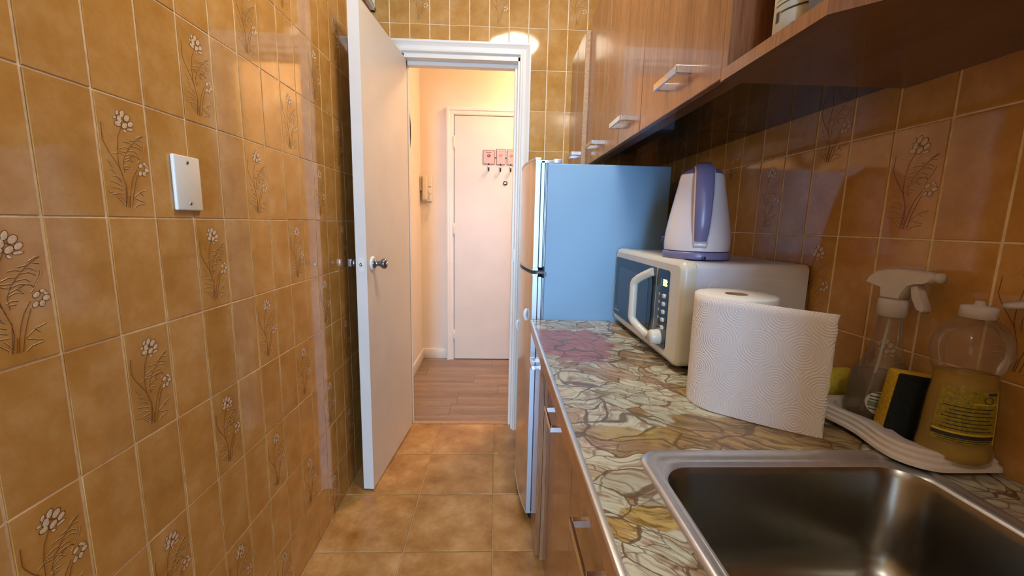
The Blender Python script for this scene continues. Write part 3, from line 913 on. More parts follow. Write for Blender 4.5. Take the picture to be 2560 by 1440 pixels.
q = arc_strip((0.463, 0.666), 0.0454, math.radians(172), math.radians(182), 1.496, 1.511)
pr.add(q.v, q.f, True)
obj('label_print', pr, 'ink', cn)
q = MB()
for z0, z1, a0, a1 in ((1.487, 1.4885, 205, 240), (1.482, 1.493, 200, 201.5)):
    w = arc_strip((0.463, 0.666), 0.0454, math.radians(a0), math.radians(a1), z0, z1)
    q.add(w.v, w.f, True)
obj('label_small_print', q, 'print_grey', cn)
tag(obj('stone_block', MB().box(0.418, 0.53, 0.548, 0.607, 1.469, 1.60, 0.004, 1), 'slate', loc=(0.47, 0.58, 1.469)), 'dark grey rough textured block on the shelf beside the canister', 'block')

# ================================================================== FRIDGE
fr = thing('refrigerator', 'silver two door refrigerator with a blue grey side beyond the counter', 'refrigerator', (0.35, 1.77, 0))
FY0, FY1 = 1.500, 2.040
obj('body', MB().box(0.176, 0.616, FY0, FY1, 0.045, 1.400, 0.004, 2), 'fridge_side', fr)
def door_outline(x_off=0.0, x_back=0.151):
    pts = []
    n = 16
    for i in range(n + 1):
        t = i / n
        y = FY0 + 0.004 + (FY1 - FY0 - 0.008) * t
        x = 0.134 - 0.030 * math.sin(PI * t) ** 0.8 + 0.0 * t
        pts.append((x + x_off, y))
    pts += [(x_back, FY1 - 0.004), (x_back, FY0 + 0.004)]
    return pts[::-1]
def fr_door(z0, z1, nm):
    mb = MB().prism(door_outline(), z0, z1, smooth=False)
    d = obj(nm, mb, 'fridge_door', fr)
    obj('side_trim', MB().box(0.1345, 0.1505, FY0 + 0.0022, FY0 + 0.0045, z0 + 0.002, z1 - 0.002), 'fridge_trim', d)
    obj('liner', MB().box(0.154, 0.1665, FY0 + 0.004, FY1 - 0.004, z0 + 0.004, z1 - 0.004, 0.001), 'fridge_trim', d)
    obj('gasket', MB().box(0.150, 0.1765, FY0 + 0.010, FY1 - 0.010, z0 + 0.008, z1 - 0.008), 'gasket', d)
    for xx in (0.1690, 0.1730):
        obj('gasket_lip', MB().box(xx, xx + 0.0016, FY0 + 0.006, FY0 + 0.012, z0 + 0.008, z1 - 0.008), 'fridge_trim', d)
    return d
fd1 = fr_door(1.029, 1.412, 'freezer_door')
fd2 = fr_door(0.056, 1.003, 'fridge_door')
cap = MB().prism(door_outline(-0.0015, 0.1525), 1.412, 1.419)
obj('top_cap', cap, 'fridge_trim', fd1)
obj('bottom_cap', MB().prism(door_outline(-0.001, 0.1525), 1.022, 1.029), 'fridge_trim', fd1)
obj('top_cap', MB().prism(door_outline(-0.001, 0.1525), 1.003, 1.009), 'fridge_trim', fd2)
obj('bottom_cap', MB().prism(door_outline(-0.001, 0.1525), 0.048, 0.056), 'fridge_trim', fd2)
obj('gap_seal', MB().prism(door_outline(0.010, 0.176), 1.009, 1.022), 'gasket', fr)
obj('hinge_bracket', MB().box(0.150, 0.182, FY0 + 0.001, FY0 + 0.03, 1.0125, 1.0165).box(0.178, 0.183, FY0 - 0.002, FY0 + 0.02, 1.002, 1.0165), 'chrome', fr)
hc = MB().box(0.150, 0.200, FY0 + 0.004, FY0 + 0.05, 1.400, 1.411, 0.002, 2).box(0.196, 0.225, FY0 + 0.002, FY0 + 0.06, 1.400, 1.416, 0.003, 2)
obj('hinge_cover', hc, 'fridge_trim', fr)
for yy in (FY0 + 0.05, FY1 - 0.05):
    obj('foot', MB().lathe([(0.0, 0.0), (0.018, 0.0), (0.020, 0.010), (0.012, 0.015), (0.012, 0.047), (0, 0.047)], (0.165, yy, 0.0), 16), 'black', fr)
    obj('foot', MB().lathe([(0.0, 0.0), (0.018, 0.0), (0.020, 0.010), (0.012, 0.015), (0.012, 0.047), (0, 0.047)], (0.58, yy, 0.0), 16), 'black', fr)
for (yy, zz, lab) in ((1.562, 0.845, 'small white crescent hook on the fridge door beside the counter corner'), (1.80, 0.745, 'small white crescent hook lower on the fridge door')):
    t = (yy - FY0 - 0.004) / (FY1 - FY0 - 0.008)
    xx = 0.134 - 0.030 * math.sin(PI * t) ** 0.8
    pth = [(xx - 0.001, yy, zz + 0.024), (xx - 0.006, yy, zz + 0.016), (xx - 0.009, yy, zz), (xx - 0.006, yy, zz - 0.016), (xx - 0.001, yy, zz - 0.022)]
    tag(obj('magnet_hook', MB().tube(pth, [0.002, 0.0035, 0.004, 0.0035, 0.002], 10, flat=2.0), 'white_plastic', loc=(xx, yy, zz)), lab, 'hook', 'white crescent hooks')

# ================================================================== BASE CABINETS AND COUNTER
def base_cabinet(y0, y1, xf, hy, hz, label, zb=0.0, ztop=0.798):
    c = thing('base_cabinet', label, 'cabinet', (0.46, (y0 + y1) / 2, 0), group='wooden base cabinets')
    g = 0.001
    obj('body', MB().box(xf + 0.018, RX - 0.003, y0 + g, y1 - g, 0.0, ztop - (0.0 if y0 > 0.62 else 0.16)), 'laminate', c)
    d = obj('door', MB().box(xf, xf + 0.017, y0 + g, y1 - g, zb + 0.012, ztop - 0.002, 0.001), 'laminate', c)
    if hy: bar_handle(d, hy[0], hy[1], hz, xf, 0.030)
    return c
base_cabinet(1.322, 1.495, 0.153, (1.340, 1.428), 0.712, 'narrow wooden base cabinet standing proud beside the refrigerator', 0.005)
base_cabinet(0.880, 1.320, 0.182, (1.050, 1.185), 0.640, 'wooden base cabinet below the counter in front of the microwave')
base_cabinet(0.400, 0.878, 0.182, (0.600, 0.742), 0.610, 'wooden base cabinet below the sink')
base_cabinet(-0.400, 0.398, 0.182, None, 0, 'wooden base cabinet nearest the viewer below the sink')

# added unseen cupboard behind the viewer, blocks window light from the sink corner
tp = thing('added_shade_cupboard', 'tall wooden cupboard added behind the viewer to shade the sink corner', 'cupboard', (0.48, -0.75, 0))
obj('body', MB().box(0.238, RX - 0.001, -1.10, -0.402, 0.0, 2.2), 'laminate', tp)
dtp = obj('door', MB().box(0.22, 0.237, -1.098, -0.404, 0.02, 2.198, 0.001), 'laminate', tp)
bar_handle(dtp, -0.60, -0.47, 1.05, 0.22, 0.03)
HX0, HX1, HYa, HYb = 0.238, 0.628, 0.075, 0.575       # sink cut-out
ct = thing('counter', 'marbled laminate counter with a metal edge strip along the kitchen', 'countertop', (0.44, 0.7, 0.80))
slab = MB()
slab.box(0.1375, HX0, -0.40, 1.497, 0.80, CT)
slab.box(HX1, RX, -0.40, 1.497, 0.80, CT)
slab.box(HX0, HX1, HYb, 1.497, 0.80, CT)
slab.box(HX0, HX1, -0.40, HYa, 0.80, CT)
obj('top', slab, 'onyx_laminate', ct)
obj('front_edge', MB().box(0.1295, 0.1375, -0.40, 1.497, 0.800, 0.8335, 0.0008), 'laminate_edge', ct)
obj('metal_strip', MB().box(0.1285, 0.1380, -0.40, 1.497, 0.8335, 0.8412, 0.0015, 2), 'alu_trim', ct)

# sink
sk = thing('kitchen_sink', 'stainless steel sink set into the marbled counter', 'sink', (0.43, 0.33, CT))
def ring(x0, x1, y0, y1, r, z, n=8):
    return [(x, y, z) for x, y in rrect((x0 + x1) / 2, (y0 + y1) / 2, (x1 - x0) / 2, (y1 - y0) / 2, r, n)]
rim = MB().loft([ring(.2195, .646, .055, .5975, .040, CT), ring(.2195, .646, .055, .5975, .040, CT + .003), ring(.224, .6415, .0595, .593, .036, CT + .0062),
                 ring(.231, .6345, .068, .5735, .036, CT + .0055), ring(.2335, .632, .070, .5715, .036, CT + .0028), ring(.236, .6295, .072, .5690, .038, CT + .0040),
                 ring(.2395, .626, .076, .5640, .042, CT + .0036), ring(.2435, .622, .080, .5590, .045, CT - .0015)], True, False, False, True)
obj('rim', rim, 'steel_rim', sk)
bowl = MB().loft([ring(.2435, .622, .080, .5590, .045, CT - .0015), ring(.247, .618, .084, .555, .050, CT - .012), ring(.251, .613, .090, .549, .056, CT - .12),
                  ring(.258, .606, .098, .541, .058, CT - .150), ring(.275, .590, .115, .524, .055, CT - .168), ring(.30, .565, .14, .50, .05, CT - .174),
                  ring(.39, .475, .28, .36, .035, CT - .178)], True, False, True, True)
obj('bowl', bowl, 'steel', sk)
dr = obj('drain', MB().lathe([(0.042, CT - 0.1775), (0.040, CT - 0.1755), (0.032, CT - 0.177), (0.0, CT - 0.1785)], (0.4325, 0.32, 0), 28, cap0=False), 'chrome', sk)

# ================================================================== MICROWAVE
MX, MY0, MY1, MZ0, MZ1 = 0.432, 0.944, 1.492, 0.853, 1.110
mw = thing('microwave', 'cream fronted microwave oven on the counter against the refrigerator', 'microwave', (0.585, 1.218, CT))
def yz_slab(x0, x1, y0, y1, z0, z1, r, bev=0.0, n=6):
    """rounded-rectangle plate in the yz plane"""
    cy, cz, hy, hz = (y0 + y1) / 2, (z0 + z1) / 2, (y1 - y0) / 2, (z1 - z0) / 2
    def rg(x, inset):
        return [(x, a, b) for a, b in rrect(cy, cz, hy - inset, hz - inset, max(r - inset, 0.0005), n)]
    rs = [rg(x0, bev)] + ([rg(x0 + bev * 0.3, bev * 0.3), rg(x0 + bev, 0)] if bev else []) + [rg(x1, 0)]
    return MB().loft(rs, True, True, True, bev > 0)
obj('case', yz_slab(MX + 0.034, 0.734, MY0 + 0.002, MY1 - 0.002, MZ0 + 0.002, MZ1 - 0.003, 0.016), 'mw_case', mw)
bz = obj('front_bezel', yz_slab(MX, MX + 0.033, MY0, MY1, MZ0, MZ1, 0.024, 0.012, 8), 'cream_plastic', mw)
obj('seam', yz_slab(MX + 0.0325, MX + 0.0345, MY0 + 0.0025, MY1 - 0.0025, MZ0 + 0.0025, MZ1 - 0.0025, 0.02), 'black', mw)
obj('rear_step', MB().box(0.700, 0.738, MY0 + 0.03, MY1 - 0.03, MZ0 + 0.01, MZ1 - 0.012, 0.006, 2), 'mw_case', mw)
# side recess line on the near side panel
sl = MB()
for o in (0.0,):
    pts = [(x, z) for x, z in rrect(0.60, 0.96, 0.105, 0.105, 0.03, 6)]
    sl.loft([[(x, MY0 + 0.0024, z) for x, z in rrect(0.60, 0.962, 0.105, 0.110, 0.03, 6)], [(x, MY0 + 0.0005, z) for x, z in rrect(0.60, 0.962, 0.1035, 0.1085, 0.029, 6)]], True, False, True, False)
obj('side_panel', sl, 'mw_case', mw)
dn = yz_slab(MX - 0.0015, MX + 0.004, 1.093, 1.474, 0.878, 1.081, 0.010, 0.001)
dd = obj('door', dn, 'mw_glass', mw)
obj('window', yz_slab(MX - 0.0022, MX, 1.150, 1.430, 0.905, 1.050, 0.012), 'mw_window', dd)
hpath = []
for i in range(25):
    t = i / 24
    z = 1.062 - (1.062 - 0.892) * t
    k = 0.0
    e = min(t, 1 - t) / 0.22
    bow = math.sin(min(1, e) * PI / 2)
    hpath.append((MX - 0.004 - 0.030 * bow, 1.115 + 0.060 * bow, z + (0.006 if t < 0.5 else -0.006) * (1 - bow)))
obj('handle', MB().tube(hpath, 0.0115, 14), 'cream_plastic', dd)
lg = MB()
for i, w in enumerate((0.004, 0.005, 0.004, 0.006, 0.004, 0.005, 0.005)):
    y = 1.462 - i * 0.0075
    lg.box(MX - 0.0022, MX - 0.0014, y - w, y, 0.893, 0.8985)
lg.tube([(MX - 0.002, 1.464, 0.902), (MX - 0.002, 1.456, 0.907), (MX - 0.002, 1.440, 0.904)], 0.0008, 5)
obj('logo', lg, 'print_grey', dd)
cp = obj('control_panel', yz_slab(MX - 0.0015, MX + 0.004, 1.010, 1.0915, 0.878, 1.081, 0.010, 0.001), 'mw_glass', mw)
obj('divider', MB().box(MX - 0.0018, MX, 1.0912, 1.0934, 0.880, 1.079), 'alu_trim', mw)
def seg7(mb, y, z, s, segs):
    """digit whose left edge (viewer's left is +y) is at y, bottom z"""
    w, h, t = s * 0.5, s, s * 0.14
    x0, x1 = MX - 0.0024, MX - 0.0014
    D = {'a': (0, w, h - t, h), 'g': (0, w, h / 2 - t / 2, h / 2 + t / 2), 'd': (0, w, 0, t), 'f': (0, t, h / 2, h), 'b': (w - t, w, h / 2, h), 'e': (0, t, 0, h / 2), 'c': (w - t, w, 0, h / 2)}
    for q in segs:
        a, b, c, d = D[q]
        mb.box(x0, x1, y - b, y - a, z + c, z + d)
dg = MB()
seg7(dg, 1.046, 1.040, 0.0165, 'abcdef')
seg7(dg, 1.034, 1.040, 0.0165, 'abcdef')
dg.box(MX - 0.0024, MX - 0.0014, 1.0205, 1.0230, 1.0505, 1.0535).box(MX - 0.0024, MX - 0.0014, 1.0205, 1.0230, 1.0415, 1.0445)
obj('display_digits', dg, 'led_green', cp)
obj('display_bracket', MB().box(MX - 0.0020, MX - 0.0014, 1.0600, 1.0612, 1.036, 1.058), 'print_grey', cp)
pm = MB()
for i in range(5):
    z = 1.0145 - 0.0205 * i
    b = obj('button', yz_slab(MX - 0.006, MX - 0.001, 1.0245, 1.0395, z - 0.0055, z + 0.0055, 0.0045, 0.002), 'cream_plastic', cp)
    pm.box(MX - 0.0019, MX - 0.0014, 1.045, 1.058, z - 0.0003, z + 0.0005)
    if i < 4: pm.lathe([(0.0, 0.0014), (0.0045, 0.0014), (0.0045, 0.0019), (0, 0.0019)], (MX, 1.066, z), 10, axis='-x')
obj('panel_print', pm, 'print_grey', cp)
obj('panel_print_red', MB().lathe([(0.0, 0.0014), (0.004, 0.0014), (0.004, 0.0019), (0, 0.0019)], (MX, 1.066, 0.9325), 10, axis='-x'), 'print_red', cp)
kd = obj('timer_knob', MB().lathe([(0.0205, 0.001), (0.0195, 0.010), (0.0185, 0.022), (0.0165, 0.0255), (0.0, 0.026)], (MX, 1.0535, 0.9025), 28, axis='-x'), 'cream_plastic', cp)
obj('knob_ring', MB().lathe([(0.0235, 0.0013), (0.0235, 0.0022), (0.0225, 0.0022)], (MX, 1.0535, 0.9025), 32, axis='-x', cap0=False, cap1=False), 'print_grey', cp)
for fx in (MX + 0.05, 0.70):
    for fy in (MY0 + 0.05, MY1 - 0.05):
        obj('foot', MB().lathe([(0, CT), (0.013, CT), (0.015, MZ0 + 0.004), (0, MZ0 + 0.004)], (fx, fy, 0), 14), 'black', mw)
obj('power_cord', MB().tube([(0.735, 0.972, 1.062), (0.741, 0.955, 1.066)], 0.005, 8), 'black', mw)

# ================================================================== KETTLE (local frame: -y is the handle side)
KZ = MZ1 + 0.0002
kt = thing('electric_kettle', 'white and violet electric kettle on top of the microwave', 'kettle', (0.526, 1.085, KZ), math.radians(-20))
obj('power_base', MB().lathe([(0.0, 0.0), (0.081, 0.0), (0.083, 0.004), (0.083, 0.015), (0.080, 0.0185), (0.0, 0.0185)], seg=48), 'kettle_violet', kt, False)
def kr(z):
    """body radius at height"""
    P = [(0.019, 0.079), (0.030, 0.081), (0.06, 0.0795), (0.10, 0.0735), (0.14, 0.0655), (0.18, 0.0575), (0.205, 0.053), (0.215, 0.050)]
    for (a, ra), (b, rb) in zip(P, P[1:]):
        if z <= b: return ra + (rb - ra) * max(0, (z - a)) / (b - a)
    return P[-1][1]
rings = []
N = 48
for z in (0.0205, 0.026, 0.040, 0.060, 0.085, 0.110, 0.135, 0.160, 0.180, 0.195, 0.206, 0.212):
    rr_ = kr(z)
    rg = []
    for i in range(N):
        a = 2 * PI * i / N
        r_ = rr_
        # spout bulge toward +y / -x at the top
        da = (a - math.radians(118) + PI) % (2 * PI) - PI
        sp_ = math.exp(-(da / 0.42) ** 2) * max(0, (z - 0.150) / 0.062) ** 1.6
        r_ += 0.019 * sp_
        rg.append((r_ * math.cos(a), r_ * math.sin(a), z + 0.006 * sp_))
    rings.append(rg)
kb_ = obj('body', MB().loft(rings, True, True, False), 'kettle_white', kt, False)
top = rings[-1]
lid_r = [top] + [[(x * s, y * s, zz + dz) for (x, y, zz) in top] for s, dz in ((0.93, 0.005), (0.78, 0.011), (0.55, 0.016), (0.3, 0.0185), (0.05, 0.0195))]
obj('lid', MB().loft(lid_r, True, False, True), 'kettle_violet', kt, False)
# handle band: from the lid over the front and down to the lower body
hp = [(0.010, 0.2325), (-0.020, 0.2335), (-0.046, 0.2265), (-0.066, 0.210), (-0.079, 0.186), (-0.0875, 0.155), (-0.0925, 0.120), (-0.0945, 0.090), (-0.0915, 0.066), (-0.083, 0.0475)]
def band(w0, w1, th, push=0.0, x_off=0.0):
    rs = []
    n = len(hp)
    for i, (y, z) in enumerate(hp):
        y0, z0 = hp[max(i - 1, 0)]; y1, z1 = hp[min(i + 1, n - 1)]
        t = Vector((0, y1 - y0, z1 - z0)).normalized()
        nr = Vector((0, t.z, -t.y))
        if nr.y > 0 and i > 2: nr = -nr
        if i <= 2 and nr.z < 0: nr = -nr
        s = i / (n - 1)
        w = w0 + (w1 - w0) * s + 0.004 * math.sin(PI * s)
        c = Vector((0, y, z)) + nr * push
        rs.append([tuple(c + Vector((sx * w + x_off, 0, 0)) + nr * k) for sx, k in ((-1, -th), (-1, th * 0.4), (-0.8, th), (0, th * 1.25), (0.8, th), (1, th * 0.4), (1, -th), (0, -th))])
    return rs
hb_ = obj('handle', MB().loft(band(0.0185, 0.0145, 0.0060), True, True, True), 'kettle_violet', kt, False)
obj('handle_trim', MB().loft(band(0.0212, 0.0172, 0.0045, -0.0030), True, True, True), 'kettle_white', kt, False)
# lower root of the handle joining the body
obj('handle_root', MB().loft([[(sx * 0.018, y, z) for sx, y, z in ((-1, -0.070, 0.030), (-1, -0.082, 0.040), (1, -0.082, 0.040), (1, -0.070, 0.030))],
                              [(sx * 0.0165, y, z) for sx, y, z in ((-1, -0.066, 0.060), (-1, -0.0895, 0.060), (1, -0.0895, 0.060), (1, -0.066, 0.060))],
                              [(sx * 0.013, y, z) for sx, y, z in ((-1, -0.066, 0.085), (-1, -0.086, 0.075), (1, -0.086, 0.075), (1, -0.066, 0.085))]], True, True, True, True), 'kettle_white', kt, False)
lv = obj('lever_slot', MB().box(-0.016, 0.016, -0.0835, -0.078, 0.029, 0.043, 0.003, 2), 'print_grey', kt, False)
obj('lever', MB().box(-0.0145, 0.0145, -0.0855, -0.080, 0.0335, 0.0415, 0.0025, 2), 'kettle_white', kt, False)
obj('switch', MB().box(-0.090, -0.076, -0.011, 0.009, 0.036, 0.054, 0.003, 2).xform(Matrix.Rotation(math.radians(-22), 4, 'Z')), 'kettle_switch', kt, False)
ww = [[(kr(z) * 1.004 * math.cos(a), kr(z) * 1.004 * math.sin(a), z) for a in (math.radians(158), math.radians(164))] for z in [0.075 + 0.008 * i for i in range(11)]]
obj('water_window', MB().loft(ww, False, False, False), 'black', kt, False)
obj('cord_notch', MB().box(-0.005, 0.005, -0.0838, -0.078, 0.0, 0.009, 0.002, 2).xform(Matrix.Rotation(math.radians(8), 4, 'Z')), 'black', kt, False)

# ================================================================== PAPER TOWEL
RC, RR, RZ0, RZ1 = (0.472, 0.790), 0.0735, CT, 1.062
pt = thing('paper_towel_roll', 'paper towel roll standing on the counter with a loose sheet pulled out', 'paper towel', (RC[0], RC[1], CT))
obj('roll', MB().lathe([(0.021, RZ0), (RR - 0.003, RZ0), (RR, RZ0 + 0.003), (RR, RZ1 - 0.003), (RR - 0.003, RZ1), (0.021, RZ1)], (RC[0], RC[1], 0), 64, cap0=False, cap1=False), 'towel_side', pt)
obj('core', MB().lathe([(0.021, RZ0), (0.021, RZ1 + 0.0003), (0.0195, RZ1), (0.0195, RZ0)], (RC[0], RC[1], 0), 40, cap0=False, cap1=False), 'card_core', pt)
E_ = (0.555, 0.638)
Tn = (0.429, 0.7295)
def sheet():
    r0 = RR + 0.0012
    aT = math.atan2(Tn[1] - RC[1], Tn[0] - RC[0])
    pts = []
    for i in range(15):
        a = aT - math.radians(125) + math.radians(125) * i / 14
        pts.append((RC[0] + r0 * math.cos(a), RC[1] + r0 * math.sin(a)))
    p0 = pts[-1]
    for i in range(1, 31):
        t = i / 30
        bx = 0.004 * math.sin(PI * t)
        pts.append((p0[0] + (E_[0] - p0[0]) * t - bx * 0.5, p0[1] + (E_[1] - p0[1]) * t - bx))
    s = [0.0]
    for a, b in zip(pts, pts[1:]): s.append(s[-1] + math.hypot(b[0] - a[0], b[1] - a[1]))
    NZ = 14
    n = len(pts)
    verts, faces, uvs = [], [], []
    for side in (0, 1):
        for k in range(NZ + 1):
            t = k / NZ
            for i, (x, y) in enumerate(pts):
                z = RZ0 + 0.001 + (RZ1 - RZ0 - 0.002) * t
                d = max(0, s[i] - s[14]) / (s[-1] - s[14])
                z -= 0.006 * d * t
                if i == n - 1: x, y = x + 0.0008 * math.sin(k * 2.3), y - 0.0008 * math.cos(k * 3.1)
                tx, ty = pts[min(i + 1, n - 1)][0] - pts[max(i - 1, 0)][0], pts[min(i + 1, n - 1)][1] - pts[max(i - 1, 0)][1]
                L = math.hypot(tx, ty)
                o = -0.0005 * side
                verts.append((x - ty / L * o * -1, y + tx / L * o * -1, z))
                uvs.append((s[i] + 0.02, z - RZ0 + 0.012))
    m = (NZ + 1) * n
    for side in (0, 1):
        for k in range(NZ):
            for i in range(n - 1):
                a = side * m + k * n + i
                q = (a, a + 1, a + n + 1, a + n)
                faces.append(q if side else q[::-1])
    for k in range(NZ):
        a = k * n + n - 1
        faces.append((a, a + n, a + n + m, a + m))
    for i in range(n - 1):
        a = NZ * n + i
        faces.append((a, a + m, a + m + 1, a + 1))
    q = origin_of(pt)
    me = bpy.data.meshes.new('sheet')
    me.from_pydata([(x - q.x, y - q.y, z - q.z) for x, y, z in verts], [], faces)
    uvl = me.uv_layers.new(name='UVMap')
    for lp_ in me.loops: uvl.data[lp_.index].uv = uvs[lp_.vertex_index]
    me.materials.append(MATS['paper_towel'])
    me.polygons.foreach_set('use_smooth', [True] * len(me.polygons))
    me.update()
    return link('sheet', me, pt)
sheet()

# ================================================================== SINK CORNER: TRAY, BOTTLES, SPONGE, CLOTH
tr = thing('soap_tray', 'white ribbed soap tray in the corner behind the sink', 'tray', (0.68, 0.65, CT))
def tray_outline(o):
    """left edge bows inward, near corner rounded"""
    x0, x1, y0, y1 = 0.604 + o, 0.743 - o * 0.3, 0.527 + o, 0.766 - o
    pts = []
    for i in range(9):          # near-left corner
        a = math.radians(180 + 90 * i / 8)
        rr2 = 0.050
        pts.append((x0 + rr2 + rr2 * math.cos(a), y0 + rr2 + rr2 * math.sin(a)))
    for i in range(5):          # near-right corner
        a = math.radians(270 + 90 * i / 4)
        rr2 = 0.012
        pts.append((x1 - rr2 + rr2 * math.cos(a), y0 + rr2 + rr2 * math.sin(a)))
    for i in range(5):
        a = math.radians(90 * i / 4)
        rr2 = 0.012
        pts.append((x1 - rr2 + rr2 * math.cos(a), y1 - rr2 + rr2 * math.sin(a)))
    for i in range(9):
        a = math.radians(90 + 90 * i / 8)
        rr2 = 0.035
        pts.append((x0 + rr2 + rr2 * math.cos(a), y1 - rr2 + rr2 * math.sin(a)))
    for i in range(1, 10):      # wavy left edge
        t = i / 10
        pts.append((x0 + 0.010 * math.sin(PI * t) ** 2, y1 - 0.035 + (y0 + 0.05 - y1 + 0.035) * t))
    return pts
def tray_inner(o):
    out = []
    for (x, y) in tray_outline(0.030 + o):
        b = 0.016 * math.exp(-((y - 0.615) / 0.03) ** 2) if x < 0.66 else 0.0
        out.append((x + b, y))
    return out
ZT = CT + 0.0075
tw = MB().loft([[(x, y, z) for x, y in tray_outline(o)] for o, z in ((0.004, CT + 0.0063), (0.000, CT + 0.009), (0.001, CT + 0.014), (0.006, CT + 0.016), (0.006, CT + 0.021), (0.011, CT + 0.0235), (0.011, CT + 0.028), (0.015, CT + 0.031), (0.022, CT + 0.031))] +
               [[(x, y, z) for x, y in tray_inner(o)] for o, z in ((0.0, CT + 0.0295), (0.004, CT + 0.022), (0.007, CT + 0.0145), (0.012, CT + 0.0125))], True, True, True, False)
obj('tray_body', tw, 'tray_ceramic', tr)
FZ = CT + 0.0128

# spray bottle
sx_, sy_ = 0.699, 0.696
sb = thing('spray_bottle', 'clear spray bottle with a frosted white trigger head in the tray', 'bottle', (sx_, sy_, FZ))
prof = [(0.0, 0.0), (0.040, 0.0), (0.045, 0.004), (0.047, 0.020), (0.0475, 0.045), (0.046, 0.068), (0.041, 0.086), (0.031, 0.104), (0.0245, 0.125), (0.020, 0.155), (0.0175, 0.180), (0.0165, 0.198)]
obj('bottle', MB().lathe(prof, (sx_, sy_, FZ), 40, cap1=False), 'clear_plastic', sb)
obj('liquid', MB().lathe([(0.0, 0.003), (0.038, 0.003), (0.043, 0.006), (0.045, 0.020), (0.0455, 0.045), (0.044, 0.066), (0.040, 0.083), (0.0, 0.083)], (sx_, sy_, FZ), 32), 'cleaning_liquid', sb)
obj('dip_tube', MB().tube([(sx_, sy_, FZ + 0.20), (sx_ - 0.006, sy_ + 0.004, FZ + 0.10), (sx_ - 0.018, sy_ + 0.008, FZ + 0.01)], 0.0025, 8), 'frosted_plastic', sb)
obj('collar', MB().lathe([(0.0165, 0.188), (0.0215, 0.190), (0.0215, 0.216), (0.019, 0.220), (0.0, 0.220)], (sx_, sy_, FZ), 28, cap0=False), 'frosted_plastic', sb)
# head in a local frame: X forward (nozzle), toward the viewer's right
hd = MB()
def head_prof(pts, w, bev=0.003):
    P = [Vector((x, 0, z)) for x, z in pts]
    c = sum(P, Vector()) / len(P)
    rs = []
    for yy, sc in ((-w, 0.90), (-w * 0.7, 1.0), (w * 0.7, 1.0), (w, 0.90)):
        rs.append([tuple(c + (p - c) * sc + Vector((0, yy, 0))) for p in P])
    return rs
hd.loft(head_prof([(-0.046, 0.004), (-0.040, 0.014), (-0.028, 0.025), (-0.010, 0.031), (0.020, 0.032), (0.050, 0.030), (0.058, 0.026), (0.058, 0.017), (0.050, 0.011), (0.036, 0.009), (0.026, 0.004), (0.018, -0.010), (0.015, -0.022), (-0.016, -0.022), (-0.018, -0.004), (-0.030, -0.001)], 0.0135), True, True, True, True)
MH = Matrix.Translation((sx_, sy_, FZ + 0.242)) @ Matrix.Rotation(math.radians(-78), 4, 'Z')
obj('trigger_head', hd.xform(MH), 'frosted_plastic', sb)
tg = MB().loft(head_prof([(0.026, 0.006), (0.036, 0.008), (0.042, -0.010), (0.052, -0.032), (0.049, -0.038), (0.040, -0.034), (0.030, -0.014)], 0.009), True, True, True, True)
obj('trigger', tg.xform(MH), 'frosted_plastic', sb)
obj('nozzle', MB().lathe([(0.0085, 0.056), (0.0085, 0.065), (0.0, 0.066)], (0, 0, 0.0215), 16, axis='x').xform(MH), 'frosted_plastic', sb)
def patch(c, r, a0, a1, z0, z1, sx=1.0, sy=1.0, n=12, ell=False, rows=10):
    """label hugging an upright bottle; ell: elliptical outline"""
    mb = MB()
    rs = []
    for k in range(rows + 1):
        t = k / rows
        z = z0 + (z1 - z0) * t
        h = math.sqrt(max(0.0004, 1 - (2 * t - 1) ** 2)) if ell else 1.0
        am, ah = (a0 + a1) / 2, (a1 - a0) / 2 * h
        rr3 = r(z) if callable(r) else r
        rs.append([(c[0] + rr3 * sx * math.cos(am - ah + 2 * ah * i / n), c[1] + rr3 * sy * math.sin(am - ah + 2 * ah * i / n), z) for i in range(n + 1)])
    return mb.loft(rs, False, False, False, True)
LR = 0.0481
lb = obj('label', patch((sx_, sy_), LR, math.radians(205), math.radians(285), FZ + 0.016, FZ + 0.066, ell=True), 'label_white', sb)
b4 = MB()
for z, a1 in ((0.028, 238), (0.045, 240), (0.051, 245), (0.058, 247)):
    q = patch((sx_, sy_), LR + 0.0003, math.radians(212), math.radians(a1), FZ + z, FZ + z + 0.0025, rows=1)
    b4.add(q.v, q.f, True)
obj('label_bars', b4, 'label_teal', lb)
q = patch((sx_, sy_), LR + 0.0002, math.radians(210), math.radians(242), FZ + 0.033, FZ + 0.043, rows=1)
obj('label_block', q, 'label_green', lb)

# sponge
sg = thing('sponge', 'yellow sponge with a black scouring side leaning in the tray', 'sponge', (0.690, 0.632, FZ))
MS = Matrix.Translation((0.650, 0.650, FZ + 0.0005)) @ Matrix.Rotation(math.radians(-16), 4, 'Z') @ Matrix.Rotation(math.radians(6), 4, 'Y')
sp1 = MB().box(0.0, 0.068, -0.024, 0.004, 0.006, 0.112, 0.004, 2).xform(MS)
obj('foam', sp1, 'sponge', sg)
sp2 = MB().box(0.0, 0.068, -0.033, -0.0242, 0.006, 0.1115, 0.002, 1).xform(MS)
obj('scourer', sp2, 'scourer', sg)

